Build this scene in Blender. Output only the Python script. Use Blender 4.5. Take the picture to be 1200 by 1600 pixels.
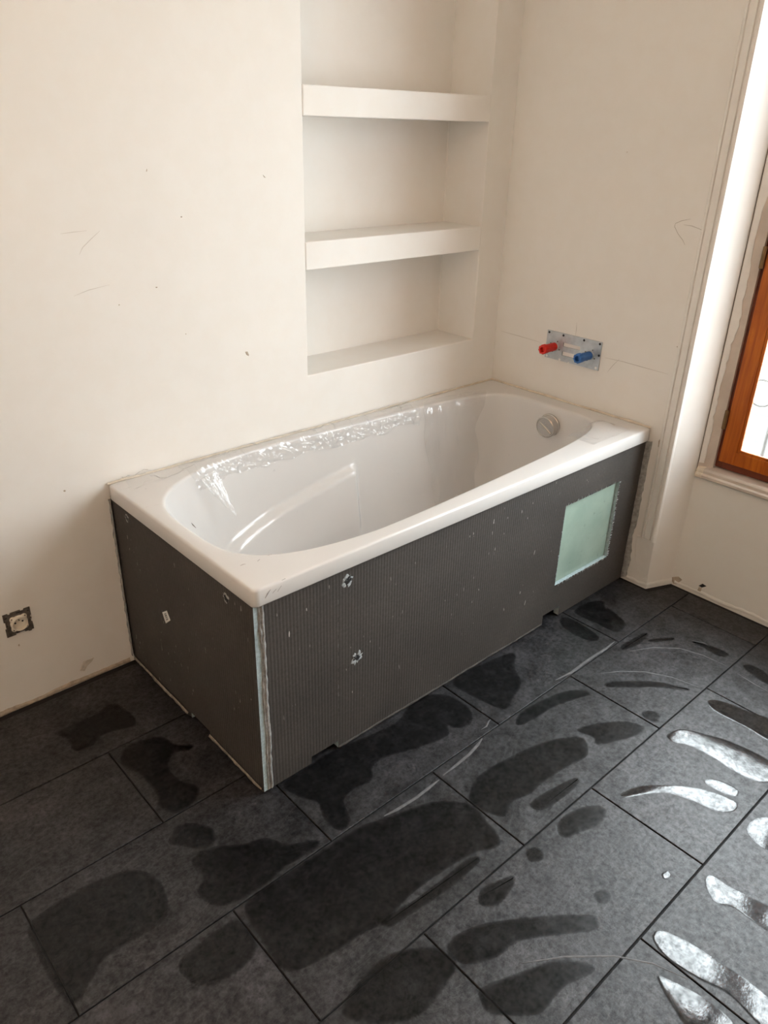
import bpy, bmesh, math, random
from mathutils import Vector, noise

# ------------------------------------------------------------------ camera, world, light, exposure
for o in list(bpy.data.objects):
    bpy.data.objects.remove(o, do_unlink=True)
scene = bpy.context.scene
COL = scene.collection
random.seed(7)

cam_data = bpy.data.cameras.new('camera')
cam = bpy.data.objects.new('camera', cam_data)
COL.objects.link(cam)
cam.location = (-2.3395, -1.9208, 1.4873)
cam.rotation_euler = (1.10611, -0.02351, -0.73391)
cam_data.sensor_fit = 'VERTICAL'
cam_data.sensor_height = 32.0
cam_data.lens = 1205.85 / 1600.0 * 32.0
cam_data.clip_start = 0.02
scene.camera = cam

world = bpy.data.worlds.new('overcast_sky')
scene.world = world
world.use_nodes = True
wn = world.node_tree.nodes
wn['Background'].inputs[0].default_value = (0.90, 0.945, 1.0, 1)
wn['Background'].inputs[1].default_value = 9.1

# portal: only guides the sampling of the sky through the window
pl = bpy.data.lights.new('window_portal', 'AREA')
pl.shape = 'RECTANGLE'; pl.size = 1.58; pl.size_y = 1.02
pl.cycles.is_portal = True
po = bpy.data.objects.new('window_portal', pl)
po.location = (0.1375, -1.46, 1.31); po.rotation_euler = (0, math.radians(90), 0)
COL.objects.link(po)

vs = scene.view_settings
vs.view_transform = 'Standard'; vs.look = 'None'; vs.gamma = 1.0
vs.use_curve_mapping = False
vs.exposure = 1.07
try:
    scene.cycles.max_bounces = 9
    scene.cycles.diffuse_bounces = 6
    scene.cycles.transparent_max_bounces = 16
    scene.cycles.adaptive_threshold = 0.04
    scene.cycles.sample_clamp_indirect = 8.0
except Exception:
    pass

# ------------------------------------------------------------------ helpers
def link(name, me, mats=(), parent=None, smooth=False):
    o = bpy.data.objects.new(name, me)
    COL.objects.link(o)
    if not isinstance(mats, (list, tuple)): mats = [mats]
    if len(me.materials) == 0:
        for m in mats: me.materials.append(m)
    if smooth:
        for p in me.polygons: p.use_smooth = True
    if parent: o.parent = parent
    return o
def mesh(name, V, F, mats=(), parent=None, smooth=False, mi=None):
    me = bpy.data.meshes.new(name)
    me.from_pydata([tuple(v) for v in V], [], F)
    bm = bmesh.new(); bm.from_mesh(me)
    bmesh.ops.recalc_face_normals(bm, faces=bm.faces)
    bm.to_mesh(me); bm.free()
    o = link(name, me, mats, parent, smooth)
    if mi:
        for p, i in zip(me.polygons, mi): p.material_index = i
    return o
def bmobj(name, bm, mats, parent=None, smooth=False):
    bmesh.ops.recalc_face_normals(bm, faces=bm.faces)
    me = bpy.data.meshes.new(name); bm.to_mesh(me); bm.free()
    return link(name, me, mats, parent, smooth)
def add_box(bm, x0, x1, y0, y1, z0, z1, bev=0.0):
    vs_ = [bm.verts.new((x, y, z)) for x in (x0, x1) for y in (y0, y1) for z in (z0, z1)]
    fs = [(0,1,3,2),(4,6,7,5),(0,4,5,1),(2,3,7,6),(0,2,6,4),(1,5,7,3)]
    faces = [bm.faces.new([vs_[i] for i in f]) for f in fs]
    if bev > 0:
        es = list({e for f in faces for e in f.edges})
        bmesh.ops.bevel(bm, geom=es, offset=bev, segments=2, profile=0.5, affect='EDGES')
def box(name, x0, x1, y0, y1, z0, z1, mats, parent=None, bev=0.0):
    bm = bmesh.new(); add_box(bm, x0, x1, y0, y1, z0, z1, bev)
    return bmobj(name, bm, mats, parent)
def prism(name, pts, z0, z1, mats, parent=None):
    n = len(pts)
    V = [(x, y, z0) for x, y in pts] + [(x, y, z1) for x, y in pts]
    F = [list(range(n)), list(range(n, 2*n))] + [[i, (i+1) % n, n+(i+1) % n, n+i] for i in range(n)]
    return mesh(name, V, F, mats, parent)
def catmull(P, k=5):
    out = []; n = len(P)
    for i in range(n):
        p0, p1, p2, p3 = P[i-1], P[i], P[(i+1) % n], P[(i+2) % n]
        for j in range(k):
            t = j/k
            out.append(tuple(0.5*((2*p1[a]) + (-p0[a]+p2[a])*t + (2*p0[a]-5*p1[a]+4*p2[a]-p3[a])*t*t + (-p0[a]+3*p1[a]-3*p2[a]+p3[a])*t**3) for a in (0, 1)))
    return out
def on_plane(kind, a, b, h, off):
    """(a, b) in a plane, h out of it: floor z, back wall y, right wall x, panels"""
    if kind == 'z': return (a, b, off + h)
    if kind == 'y': return (a, off - h, b)
    return (off - h, a, b)
def flake(name, pts, kind, off, h, mat, parent, smooth_outline=False, label=None):
    """a thin raised patch with a soft edge lying on a plane"""
    if smooth_outline: pts = catmull(pts, 4)
    n = len(pts); cx = sum(p[0] for p in pts)/n; cy = sum(p[1] for p in pts)/n
    ins = []
    for (a, b) in pts:
        d = math.hypot(a-cx, b-cy) or 1; k = max(0.5, 1 - 0.0025/d)
        ins.append((cx+(a-cx)*k, cy+(b-cy)*k))
    V = [on_plane(kind, a, b, 0, off) for a, b in pts] + [on_plane(kind, a, b, h, off) for a, b in ins]
    F = [[i, (i+1) % n, n+(i+1) % n, n+i] for i in range(n)] + [list(range(n, 2*n))]
    o = mesh(name, V, F, mat, parent)
    if label: o['label'] = label
    return o
def film(name, pts, off, h, ring, mat, parent):
    """a film of water on the floor that thins out to nothing at its edge"""
    pts = catmull(pts, 5); n = len(pts)
    area = sum(pts[i-1][0]*pts[i][1]-pts[i][0]*pts[i-1][1] for i in range(n))
    if area < 0: pts = pts[::-1]
    def inset(d):
        out = []
        for i in range(n):
            a, c = pts[i-2], pts[(i+2) % n]; ex, ey = c[0]-a[0], c[1]-a[1]; L = math.hypot(ex, ey) or 1
            j = d*(1+0.35*noise.noise((pts[i][0]*40, pts[i][1]*40, 1.3)))
            out.append((pts[i][0]-ey/L*j, pts[i][1]+ex/L*j))
        return out
    per = sum(math.hypot(pts[i][0]-pts[i-1][0], pts[i][1]-pts[i-1][1]) for i in range(n)); ring = min(ring, 0.45*abs(area)/per)
    A, B, C = inset(-ring*0.5), pts, inset(ring*0.8)
    V = [(x, y, off+0.00005) for x, y in A] + [(x, y, off+h*0.7) for x, y in B] + [(x, y, off+h) for x, y in C]
    F = [[r*n+i, r*n+(i+1) % n, (r+1)*n+(i+1) % n, (r+1)*n+i] for r in (0, 1) for i in range(n)] + [list(range(2*n, 3*n))]
    o = mesh(name, V, F, mat, parent, True)
    at = o.data.attributes.new('cover', 'FLOAT', 'POINT')
    for i in range(3*n): at.data[i].value = (0.0, 0.6, 1.0)[i//n]
    return o
def stroke(name, P, kind, off, w, h, mat, parent):
    """a fine line drawn on a plane, as a thin tapered ribbon"""
    V = []; F = []; n = len(P)
    for i, (a, b) in enumerate(P):
        a0, b0 = P[max(0, i-1)]; a1, b1 = P[min(n-1, i+1)]
        L = math.hypot(a1-a0, b1-b0) or 1
        na, nb = -(b1-b0)/L, (a1-a0)/L
        ww = w*(0.35 if i in (0, n-1) else 1)/2
        V += [on_plane(kind, a+na*ww, b+nb*ww, 0, off), on_plane(kind, a, b, h, off), on_plane(kind, a-na*ww, b-nb*ww, 0, off)]
    for i in range(n-1):
        q = 3*i
        F += [[q, q+1, q+4, q+3], [q+1, q+2, q+5, q+4]]
    return mesh(name, V, F, mat, parent)
def bead(name, p0, p1, uw, un, w, h, mat, parent=None, rough=0.5, seed=0, step=0.012):
    """irregular bead of mortar or sealant between two points; uw is across, un is out of the surface"""
    p0, p1, uw, un = Vector(p0), Vector(p1), Vector(uw), Vector(un)
    n = max(4, int((p1-p0).length/step)); V = []; F = []; K = 6
    for i in range(n+1):
        c = p0.lerp(p1, i/n); s = i*step
        f0 = noise.noise((s*9, seed, 0))*rough + noise.noise((s*45, seed, 3))*rough*0.5
        f1 = noise.noise((s*9, seed, 7))*rough + noise.noise((s*50, seed, 11))*rough*0.6
        for k in range(K):
            t = k/(K-1); prof = math.sin(math.pi*t)**0.6 if 0 < t < 1 else 0
            hh = h*prof*(1 + noise.noise((s*40, k*1.7, seed+5))*rough)
            ww = -w/2*(1+f0) + t*(w/2*(1+f0) + w/2*(1+f1))
            V.append(c + uw*ww + un*hh)
    for i in range(n):
        for k in range(K-1):
            a = i*K+k; F.append([a, a+1, a+K+1, a+K])
    return mesh(name, V, F, mat, parent, smooth=True)
def cells(name, us, vs_, filled, kind, off, thick, mats, parent=None, mi_side=0, bev=0):
    """a sheet with rectangular openings: us, vs_ grid lines, filled(i, j); front face at off, thickness behind it"""
    V = []; F = []; MI = []; idx = {}
    def vert(i, j, s):
        if (i, j, s) not in idx:
            idx[(i, j, s)] = len(V); V.append(on_plane(kind, us[i], vs_[j], -thick*s, off))
        return idx[(i, j, s)]
    nu, nv = len(us)-1, len(vs_)-1
    ok = lambda i, j: 0 <= i < nu and 0 <= j < nv and filled(i, j)
    for i in range(nu):
        for j in range(nv):
            if not ok(i, j): continue
            for s in (0, 1):
                F.append([vert(i, j, s), vert(i+1, j, s), vert(i+1, j+1, s), vert(i, j+1, s)]); MI.append(0)
            for (di, dj, a, b) in ((-1,0,(0,0),(0,1)),(1,0,(1,0),(1,1)),(0,-1,(0,0),(1,0)),(0,1,(0,1),(1,1))):
                if not ok(i+di, j+dj):
                    F.append([vert(i+a[0], j+a[1], 0), vert(i+b[0], j+b[1], 0), vert(i+b[0], j+b[1], 1), vert(i+a[0], j+a[1], 1)]); MI.append(mi_side)
    return mesh(name, V, F, mats, parent, mi=MI)
def cyl(name, c, axis, r0, r1, L, mat, parent=None, n=24, bev=0.0, smooth=True):
    """cylinder starting at c along axis"""
    c, axis = Vector(c), Vector(axis).normalized()
    u = axis.orthogonal().normalized(); v = axis.cross(u)
    prof = [(0, 0), (0, r0-bev), (bev, r0), (L-bev, r1), (L, r1-bev), (L, 0)] if bev else [(0, 0), (0, r0), (L, r1), (L, 0)]
    return lathe(name, c, axis, prof, mat, parent, n, smooth)
def lathe(name, c, axis, prof, mat, parent=None, n=24, smooth=True, wob=None):
    c, axis = Vector(c), Vector(axis).normalized()
    u = axis.orthogonal().normalized(); v = axis.cross(u)
    V = []; F = []
    for (l, r) in prof:
        for k in range(n):
            a = 2*math.pi*k/n; rr = r*(wob(l, a) if wob else 1)
            V.append(c + axis*l + (u*math.cos(a) + v*math.sin(a))*rr)
    for i in range(len(prof)-1):
        for k in range(n):
            F.append([i*n+k, i*n+(k+1) % n, (i+1)*n+(k+1) % n, (i+1)*n+k])
    o = mesh(name, V, F, mat, parent, smooth)
    bm = bmesh.new(); bm.from_mesh(o.data)
    bmesh.ops.remove_doubles(bm, verts=bm.verts, dist=1e-6); bmesh.ops.recalc_face_normals(bm, faces=bm.faces)
    for e in bm.edges:
        if len(e.link_faces) == 2 and e.calc_face_angle(0) > 0.7: e.smooth = False
    bm.to_mesh(o.data); bm.free()
    return o
def tube(name, P, r, mat, parent=None, n=8, closed=False):
    V = []; F = []; P = [Vector(p) for p in P]; m = len(P)
    for i in range(m):
        t = (P[(i+1) % m]-P[i-1]) if closed else (P[min(m-1, i+1)]-P[max(0, i-1)])
        t.normalize(); u = t.orthogonal().normalized() if abs(t.z) > .9 else t.cross(Vector((0,0,1))).normalized(); v = t.cross(u)
        for k in range(n):
            a = 2*math.pi*k/n; V.append(P[i] + u*math.cos(a)*r + v*math.sin(a)*r)
    for i in range(m if closed else m-1):
        for k in range(n):
            F.append([i*n+k, i*n+(k+1) % n, ((i+1) % m)*n+(k+1) % n, ((i+1) % m)*n+k])
    if not closed: F += [list(range(n)), list(range((m-1)*n, m*n))]
    return mesh(name, V, F, mat, parent, True)
def empty(name, loc=(0,0,0)):
    o = bpy.data.objects.new(name, None); COL.objects.link(o); o.empty_display_size = 0.05
    o.location = (0, 0, 0)
    return o
def tag(o, label=None, cat=None, group=None, kind=None):
    if label: o['label'] = label
    if cat: o['category'] = cat
    if group: o['group'] = group
    if kind: o['kind'] = kind
    return o

# ------------------------------------------------------------------ materials
class NT:
    def __init__(s, name):
        s.m = bpy.data.materials.new(name); s.m.use_nodes = True
        s.t = s.m.node_tree; s.n = s.t.nodes; s.b = s.n['Principled BSDF']; s.out = s.n['Material Output']
    def node(s, typ, **kw):
        nd = s.n.new(typ)
        for k, v in kw.items():
            if k in nd.inputs.keys() if not isinstance(k, int) else False: nd.inputs[k].default_value = v
            else: setattr(nd, k, v)
        return nd
    def l(s, a, b): s.t.links.new(a, b)
    def pos(s, scale=(1,1,1), per_object=0.0):
        g = s.n.new('ShaderNodeNewGeometry'); v = g.outputs['Position']
        if per_object:
            oi = s.n.new('ShaderNodeObjectInfo'); mm = s.n.new('ShaderNodeMath'); mm.operation = 'MULTIPLY'; mm.inputs[1].default_value = per_object
            s.l(oi.outputs['Random'], mm.inputs[0]); ad = s.n.new('ShaderNodeVectorMath'); ad.operation = 'ADD'
            s.l(v, ad.inputs[0]); s.l(mm.outputs[0], ad.inputs[1]); v = ad.outputs[0]
        mp = s.n.new('ShaderNodeMapping'); mp.inputs['Scale'].default_value = scale
        s.l(v, mp.inputs['Vector']); return mp.outputs[0]
    def noise(s, vec, scale, detail=3, rough=0.55, dist=0.0):
        nd = s.n.new('ShaderNodeTexNoise'); nd.inputs['Scale'].default_value = scale; nd.inputs['Detail'].default_value = detail
        nd.inputs['Roughness'].default_value = rough; nd.inputs['Distortion'].default_value = dist
        s.l(vec, nd.inputs['Vector']); return nd.outputs['Fac']
    def ramp(s, fac, stops):
        r = s.n.new('ShaderNodeValToRGB'); e = r.color_ramp.elements
        while len(e) < len(stops): e.new(0.5)
        for el, (p, c) in zip(e, stops):
            el.position = p; el.color = (c[0], c[1], c[2], 1) if isinstance(c, (tuple, list)) else (c, c, c, 1)
        s.l(fac, r.inputs[0]); return r.outputs[0]
    def mix(s, fac, a, b, mode='MIX'):
        m = s.n.new('ShaderNodeMix'); m.data_type = 'RGBA'; m.blend_type = mode
        for i, val in ((0, fac), (6, a), (7, b)):
            if hasattr(val, 'is_output'): s.l(val, m.inputs[i])
            else: m.inputs[i].default_value = val if i == 0 else (val[0], val[1], val[2], 1)
        return m.outputs[2]
    def bump(s, h, strength, dist=0.01, prev=None):
        b = s.n.new('ShaderNodeBump'); b.inputs['Strength'].default_value = strength; b.inputs['Distance'].default_value = dist
        s.l(h, b.inputs['Height'])
        if prev: s.l(prev, b.inputs['Normal'])
        return b.outputs[0]
    def col(s, c):
        if hasattr(c, 'is_output'): s.l(c, s.b.inputs['Base Color'])
        else: s.b.inputs['Base Color'].default_value = (c[0], c[1], c[2], 1)
    def set(s, rough=None, metal=None, spec=None, normal=None, coat=None):
        if rough is not None:
            if hasattr(rough, 'is_output'): s.l(rough, s.b.inputs['Roughness'])
            else: s.b.inputs['Roughness'].default_value = rough
        if metal is not None: s.b.inputs['Metallic'].default_value = metal
        if spec is not None: s.b.inputs['Specular IOR Level'].default_value = spec
        if normal is not None: s.l(normal, s.b.inputs['Normal'])
        if coat is not None: s.b.inputs['Coat Weight'].default_value = coat
        return s.m
M = {}
def plain(name, c, rough=0.6, metal=0.0, var=0.10, scale=30, bump=0.05):
    t = NT(name); v = t.pos(); f = t.noise(v, scale, 4)
    lo = tuple(x*(1-var) for x in c); hi = tuple(min(1, x*(1+var)) for x in c)
    t.col(t.ramp(f, [(0.3, lo), (0.7, hi)]))
    n = t.bump(t.noise(v, scale*4, 3), bump, 0.003)
    M[name] = t.set(rough=rough, metal=metal, normal=n); return M[name]

def plaster(name, c, blot):
    t = NT(name); v = t.pos()
    f = t.noise(v, 1.7, 2, 0.5); g = t.noise(v, 14, 3, 0.6)
    a = t.ramp(f, [(0.35, tuple(x*0.975 for x in c)), (0.65, c)])
    b = t.ramp(g, [(0.42, blot), (0.60, (1, 1, 1))])
    t.col(t.mix(0.10, a, b, 'MULTIPLY'))
    n = t.bump(t.noise(v, 6, 2), 0.10, 0.012)
    n = t.bump(t.noise(v, 90, 2), 0.06, 0.002, n)
    M[name] = t.set(rough=0.62, normal=n, spec=0.35)
plaster('plaster', (0.835, 0.808, 0.768), (0.90, 0.84, 0.76))
plaster('far_wall', (0.84, 0.77, 0.68), (0.90, 0.84, 0.76))
plain('ceiling_white', (0.86, 0.83, 0.79), 0.8)
plain('trim_paint', (0.825, 0.797, 0.757), 0.5, var=0.03)
plain('old_plaster', (0.46, 0.38, 0.30), 0.9, var=0.25, scale=60, bump=0.4)
plain('plaster_patch', (0.62, 0.56, 0.49), 0.9, var=0.15, scale=60, bump=0.3)
plain('mortar', (0.30, 0.30, 0.29), 0.95, var=0.3, scale=70, bump=0.5)
plain('mortar_tan', (0.19, 0.165, 0.135), 0.95, var=0.35, scale=60, bump=0.5)
plain('mortar_end', (0.25, 0.22, 0.185), 0.95, var=0.4, scale=60, bump=0.5)
plain('mortar_dark', (0.07, 0.065, 0.06), 0.95, var=0.4, scale=60, bump=0.5)
plain('sealant', (0.70, 0.62, 0.51), 0.6, var=0.15, scale=40)
plain('pencil', (0.46, 0.41, 0.36), 0.8)
plain('pencil_faint', (0.62, 0.57, 0.52), 0.8)
plain('foam', (0.40, 0.50, 0.53), 0.85, var=0.2, scale=120, bump=0.4)
plain('fibre', (0.40, 0.44, 0.46), 0.7, var=0.3, scale=200)
plain('void_black', (0.012, 0.012, 0.013), 0.7)
plain('grout', (0.010, 0.010, 0.011), 0.8, var=0.3)
plain('white_plastic', (0.76, 0.70, 0.60), 0.35, var=0.02)
plain('red_plastic', (0.66, 0.020, 0.008), 0.5, var=0.05)
plain('blue_plastic', (0.03, 0.14, 0.42), 0.5, var=0.08)
plain('galvanised', (0.50, 0.53, 0.55), 0.42, metal=0.75, var=0.12, scale=50)
plain('socket_metal', (0.16, 0.14, 0.12), 0.55, metal=0.6, var=0.4, scale=80, bump=0.3)
plain('chrome', (0.60, 0.58, 0.55), 0.22, metal=0.9, var=0.04)
plain('brass', (0.22, 0.13, 0.055), 0.4, metal=0.6, var=0.2)
plain('iron_paint', (0.045, 0.045, 0.045), 0.6)
plain('facade', (0.80, 0.76, 0.68), 0.9, var=0.05, scale=2)
plain('bare_casing', (0.62, 0.54, 0.47), 0.6, var=0.10, scale=12)
plain('residue', (0.12, 0.12, 0.125), 0.6, var=0.3, scale=60)
def glow(name, c, strength):
    t = NT(name); t.n.remove(t.b); e = t.n.new('ShaderNodeEmission'); e.inputs[0].default_value = (*c, 1); e.inputs[1].default_value = strength
    t.l(e.outputs[0], t.out.inputs[0]); M[name] = t.m
plain('dirt', (0.30, 0.28, 0.26), 0.7, var=0.3)
plain('paper', (0.75, 0.75, 0.72), 0.6, var=0.02)
plain('ink', (0.03, 0.03, 0.03), 0.6, var=0.02)

def make_tile():
    t = NT('slate_tile'); v = t.pos((1, 1, 1), 13.0)
    big = t.noise(v, 3.0, 3, 0.6, 0.6); fine = t.noise(v, 80, 4, 0.74); mid = t.noise(v, 16, 4, 0.68); vein = t.noise(t.pos((1.0, 2.6, 1), 13.0), 4.5, 4, 0.62, 1.2)
    c = t.ramp(big, [(0.30, (0.0052, 0.0048, 0.0058)), (0.52, (0.0094, 0.0086, 0.0104)), (0.72, (0.0185, 0.0168, 0.0200))])
    c = t.mix(0.9, c, t.ramp(fine, [(0.32, 0.3), (0.68, 1.7)]), 'MULTIPLY')
    c = t.mix(0.8, c, t.ramp(mid, [(0.36, 0.55), (0.64, 1.55)]), 'MULTIPLY')
    c = t.mix(0.35, c, t.ramp(vein, [(0.49, 0.0), (0.505, 0.05), (0.52, 0.0)]), 'ADD')
    t.col(c)
    n = t.bump(t.noise(v, 9, 3, 0.6), 0.12, 0.006); n = t.bump(fine, 0.30, 0.0018, n)
    r = t.ramp(mid, [(0.3, 0.42), (0.7, 0.57)])
    t.l(t.mix(1.0, t.ramp(fine, [(0.28, 0.36), (0.72, 0.98)]), t.ramp(mid, [(0.33, 0.78), (0.67, 1.30)]), 'MULTIPLY'), t.b.inputs['Specular IOR Level'])
    M['slate'] = t.set(rough=r, normal=n)
def make_film(name, base, r, bmp, dens, spec, wave=0.12):
    t = NT(name); v = t.pos()
    f = t.noise(v, 70, 4, 0.72)
    c = t.mix(0.8, base, t.ramp(f, [(0.35, 0.45), (0.65, 1.5)]), 'MULTIPLY')
    t.col(c)
    n = t.bump(t.noise(v, 160, 2), bmp, 0.0010); n = t.bump(t.noise(v, 14, 2), wave, 0.003, n)
    t.l(t.ramp(f, [(0.32, spec*0.45), (0.68, spec*1.5)]), t.b.inputs['Specular IOR Level'])
    m = t.set(rough=r, normal=n)
    at = t.n.new('ShaderNodeAttribute'); at.attribute_name = 'cover'
    a = t.n.new('ShaderNodeMath'); a.operation = 'MULTIPLY'; t.l(t.ramp(t.noise(v, 22, 5, 0.6), [(0.36, dens*0.62), (0.62, dens)]), a.inputs[1]); t.l(at.outputs['Fac'], a.inputs[0])
    tr = t.n.new('ShaderNodeBsdfTransparent'); mx = t.n.new('ShaderNodeMixShader')
    t.l(a.outputs[0], mx.inputs[0]); t.l(tr.outputs[0], mx.inputs[1]); t.l(t.b.outputs[0], mx.inputs[2]); t.l(mx.outputs[0], t.out.inputs[0])
    M[name] = m
make_tile()
make_film('damp', (0.0052, 0.0050, 0.0052), 0.27, 0.12, 0.80, 0.36)
make_film('wet', (0.014, 0.014, 0.0145), 0.10, 0.09, 0.95, 0.85, 0.04)

def make_board():
    t = NT('board_skin'); v = t.pos()
    # vertical ribs of the reinforcing mesh: along x on the front board, along y on the end board
    sep = t.n.new('ShaderNodeSeparateXYZ'); t.l(v, sep.inputs[0])
    s = t.n.new('ShaderNodeMath'); s.operation = 'ADD'; t.l(sep.outputs[0], s.inputs[0]); t.l(sep.outputs[1], s.inputs[1])
    k = t.n.new('ShaderNodeMath'); k.operation = 'MULTIPLY'; k.inputs[1].default_value = 2*math.pi/0.0096; t.l(s.outputs[0], k.inputs[0])
    sn = t.n.new('ShaderNodeMath'); sn.operation = 'SINE'; t.l(k.outputs[0], sn.inputs[0])
    mr = t.n.new('ShaderNodeMapRange'); mr.inputs[1].default_value = -1; mr.inputs[2].default_value = 1; t.l(sn.outputs[0], mr.inputs[0])
    rib = mr.outputs[0]
    big = t.noise(v, 4, 5); fine = t.noise(v, 120, 4)
    patchy = t.ramp(t.noise(v, 2.3, 3), [(0.35, 0.25), (0.65, 1.0)])
    c = t.ramp(big, [(0.3, (0.053, 0.047, 0.042)), (0.7, (0.074, 0.066, 0.059))])
    lines = t.ramp(rib, [(0.0, 0.45), (0.22, 1.0), (1.0, 1.0)])
    lines = t.mix(patchy, (1, 1, 1), lines)
    c = t.mix(0.9, c, lines, 'MULTIPLY')
    c = t.mix(0.5, c, t.ramp(fine, [(0.3, 0.7), (0.7, 1.3)]), 'MULTIPLY')
    # pale scuffs stretched along the ribs
    fl = t.noise(t.pos((1, 1, 0.28)), 120, 2, 0.5); zone = t.noise(v, 5.5, 3)
    m1 = t.ramp(fl, [(0.70, 0.0), (0.73, 1.0)]); m2 = t.ramp(zone, [(0.48, 0.0), (0.60, 0.9)])
    mm = t.mix(1.0, m1, m2, 'MULTIPLY')
    c = t.mix(mm, c, (0.42, 0.40, 0.37))
    t.col(c)
    n = t.bump(rib, 0.25, 0.0015); n = t.bump(fine, 0.2, 0.001, n)
    M['board'] = t.set(rough=0.72, normal=n, spec=0.4)
make_board()
def make_acrylic():
    t = NT('acrylic'); v = t.pos()
    c = t.ramp(t.noise(v, 5, 4), [(0.3, (0.675, 0.660, 0.645)), (0.7, (0.70, 0.685, 0.67))])
    dirt = t.ramp(t.noise(t.pos((1, 2.2, 1)), 26, 4, 0.6), [(0.70, 1.0), (0.76, 0.72)])
    c = t.mix(0.6, c, dirt, 'MULTIPLY')
    t.col(c); M['acrylic'] = t.set(rough=0.16, spec=0.5)
make_acrylic()
def make_hatch():
    t = NT('hatch_green'); v = t.pos()
    c = t.ramp(t.noise(v, 9, 5), [(0.3, (0.27, 0.38, 0.32)), (0.7, (0.36, 0.48, 0.41))])
    sp = t.ramp(t.noise(v, 45, 3), [(0.66, 1.0), (0.74, 0.72)])
    t.col(t.mix(1.0, c, sp, 'MULTIPLY')); M['hatch'] = t.set(rough=0.35)
make_hatch()
def make_wood():
    t = NT('varnished_wood'); v = t.pos((14, 14, 1.2))
    g = t.noise(v, 4, 6, 0.6, 0.8)
    t.col(t.ramp(g, [(0.25, (0.30, 0.060, 0.004)), (0.5, (0.44, 0.105, 0.007)), (0.75, (0.58, 0.165, 0.012))]))
    M['wood'] = t.set(rough=0.38, normal=t.bump(g, 0.05, 0.002), spec=0.35)
make_wood()
plain('wood_shaded', (0.16, 0.030, 0.006), 0.45, var=0.3, scale=20)  # sash wood darkened: shade on the recessed frame is put into its colour
def schlick(t, f0):
    lw = t.n.new('ShaderNodeLayerWeight')          # facing: symmetric for both sides of a thin sheet
    lw.inputs['Blend'].default_value = 0.5
    p = t.n.new('ShaderNodeMath'); p.operation = 'POWER'; p.inputs[1].default_value = 5; t.l(lw.outputs['Facing'], p.inputs[0])
    a = t.n.new('ShaderNodeMath'); a.operation = 'MULTIPLY_ADD'; a.inputs[1].default_value = 1-f0; a.inputs[2].default_value = f0; t.l(p.outputs[0], a.inputs[0])
    return a.outputs[0]
def make_glass():
    t = NT('window_glass'); t.n.remove(t.b)
    tr = t.n.new('ShaderNodeBsdfTransparent'); tr.inputs[0].default_value = (0.95, 0.97, 0.96, 1)
    gl = t.n.new('ShaderNodeBsdfGlossy'); gl.inputs['Roughness'].default_value = 0.02
    fr = schlick(t, 0.045)
    mx = t.n.new('ShaderNodeMixShader'); t.l(fr, mx.inputs[0]); t.l(tr.outputs[0], mx.inputs[1]); t.l(gl.outputs[0], mx.inputs[2])
    t.l(mx.outputs[0], t.out.inputs[0]); M['glass'] = t.m
make_glass()
for key, haze in (('film', 0.07), ('film_milky', 0.17)):
    t = NT('clear_'+key); t.n.remove(t.b)
    tr = t.n.new('ShaderNodeBsdfTransparent'); tr.inputs[0].default_value = (0.985, 0.985, 0.985, 1)
    gl = t.n.new('ShaderNodeBsdfGlossy'); gl.inputs['Roughness'].default_value = 0.09
    df = t.n.new('ShaderNodeBsdfDiffuse'); df.inputs[0].default_value = (0.88, 0.87, 0.85, 1)
    fr = schlick(t, 0.075)
    m1 = t.n.new('ShaderNodeMixShader'); m1.inputs[0].default_value = haze
    tl = t.n.new('ShaderNodeBsdfTranslucent'); tl.inputs[0].default_value = (0.88, 0.87, 0.85, 1)
    m0 = t.n.new('ShaderNodeMixShader'); m0.inputs[0].default_value = 0.5; t.l(df.outputs[0], m0.inputs[1]); t.l(tl.outputs[0], m0.inputs[2])
    t.l(tr.outputs[0], m1.inputs[1]); t.l(m0.outputs[0], m1.inputs[2])
    m2 = t.n.new('ShaderNodeMixShader'); t.l(fr, m2.inputs[0]); t.l(m1.outputs[0], m2.inputs[1]); t.l(gl.outputs[0], m2.inputs[2])
    t.l(m2.outputs[0], t.out.inputs[0]); M[key] = t.m
# ------------------------------------------------------------------ floor
X_LEFT, Y_FRONT, H_CEIL = -3.40, -3.30, 2.60
TL, TW, GAP = 0.5972, 0.3022, 0.0034
Y_LINE0 = -0.6260
OFF_EVEN, OFF_ODD = -0.963, -1.2305
floor = box('floor', X_LEFT, 0.12, Y_FRONT, 0.0, -0.06, -0.005, M['grout'])
tag(floor, 'dark slate-look tiled floor with damp wipe marks', 'floor', kind='structure')
def tile_mesh(pts):
    """tile as a slab with a small arris; pts counter-clockwise in x, y"""
    n = len(pts); cx = sum(p[0] for p in pts)/n; cy = sum(p[1] for p in pts)/n
    def inset(d):
        out = []
        for i in range(n):
            a, b, c = pts[i-1], pts[i], pts[(i+1) % n]
            e0 = (b[0]-a[0], b[1]-a[1]); e1 = (c[0]-b[0], c[1]-b[1])
            l0 = math.hypot(*e0); l1 = math.hypot(*e1)
            out.append((b[0] + d*(-e0[1]/l0 - e1[1]/l1), b[1] + d*(e0[0]/l0 + e1[0]/l1)))
        return out
    rings = [(pts, -0.010), (pts, -0.0012), (inset(0.0012), 0.0)]
    V = [(x, y, z) for P, z in rings for x, y in P]
    F = [list(range(2*n, 3*n)), list(range(n))]
    for r in range(2):
        F += [[r*n+i, r*n+(i+1) % n, (r+1)*n+(i+1) % n, (r+1)*n+i] for i in range(n)]
    me = bpy.data.meshes.new('tile'); me.from_pydata(V, [], F)
    bm = bmesh.new(); bm.from_mesh(me); bmesh.ops.recalc_face_normals(bm, faces=bm.faces); bm.to_mesh(me); bm.free()
    me.materials.append(M['slate']); return me
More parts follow.
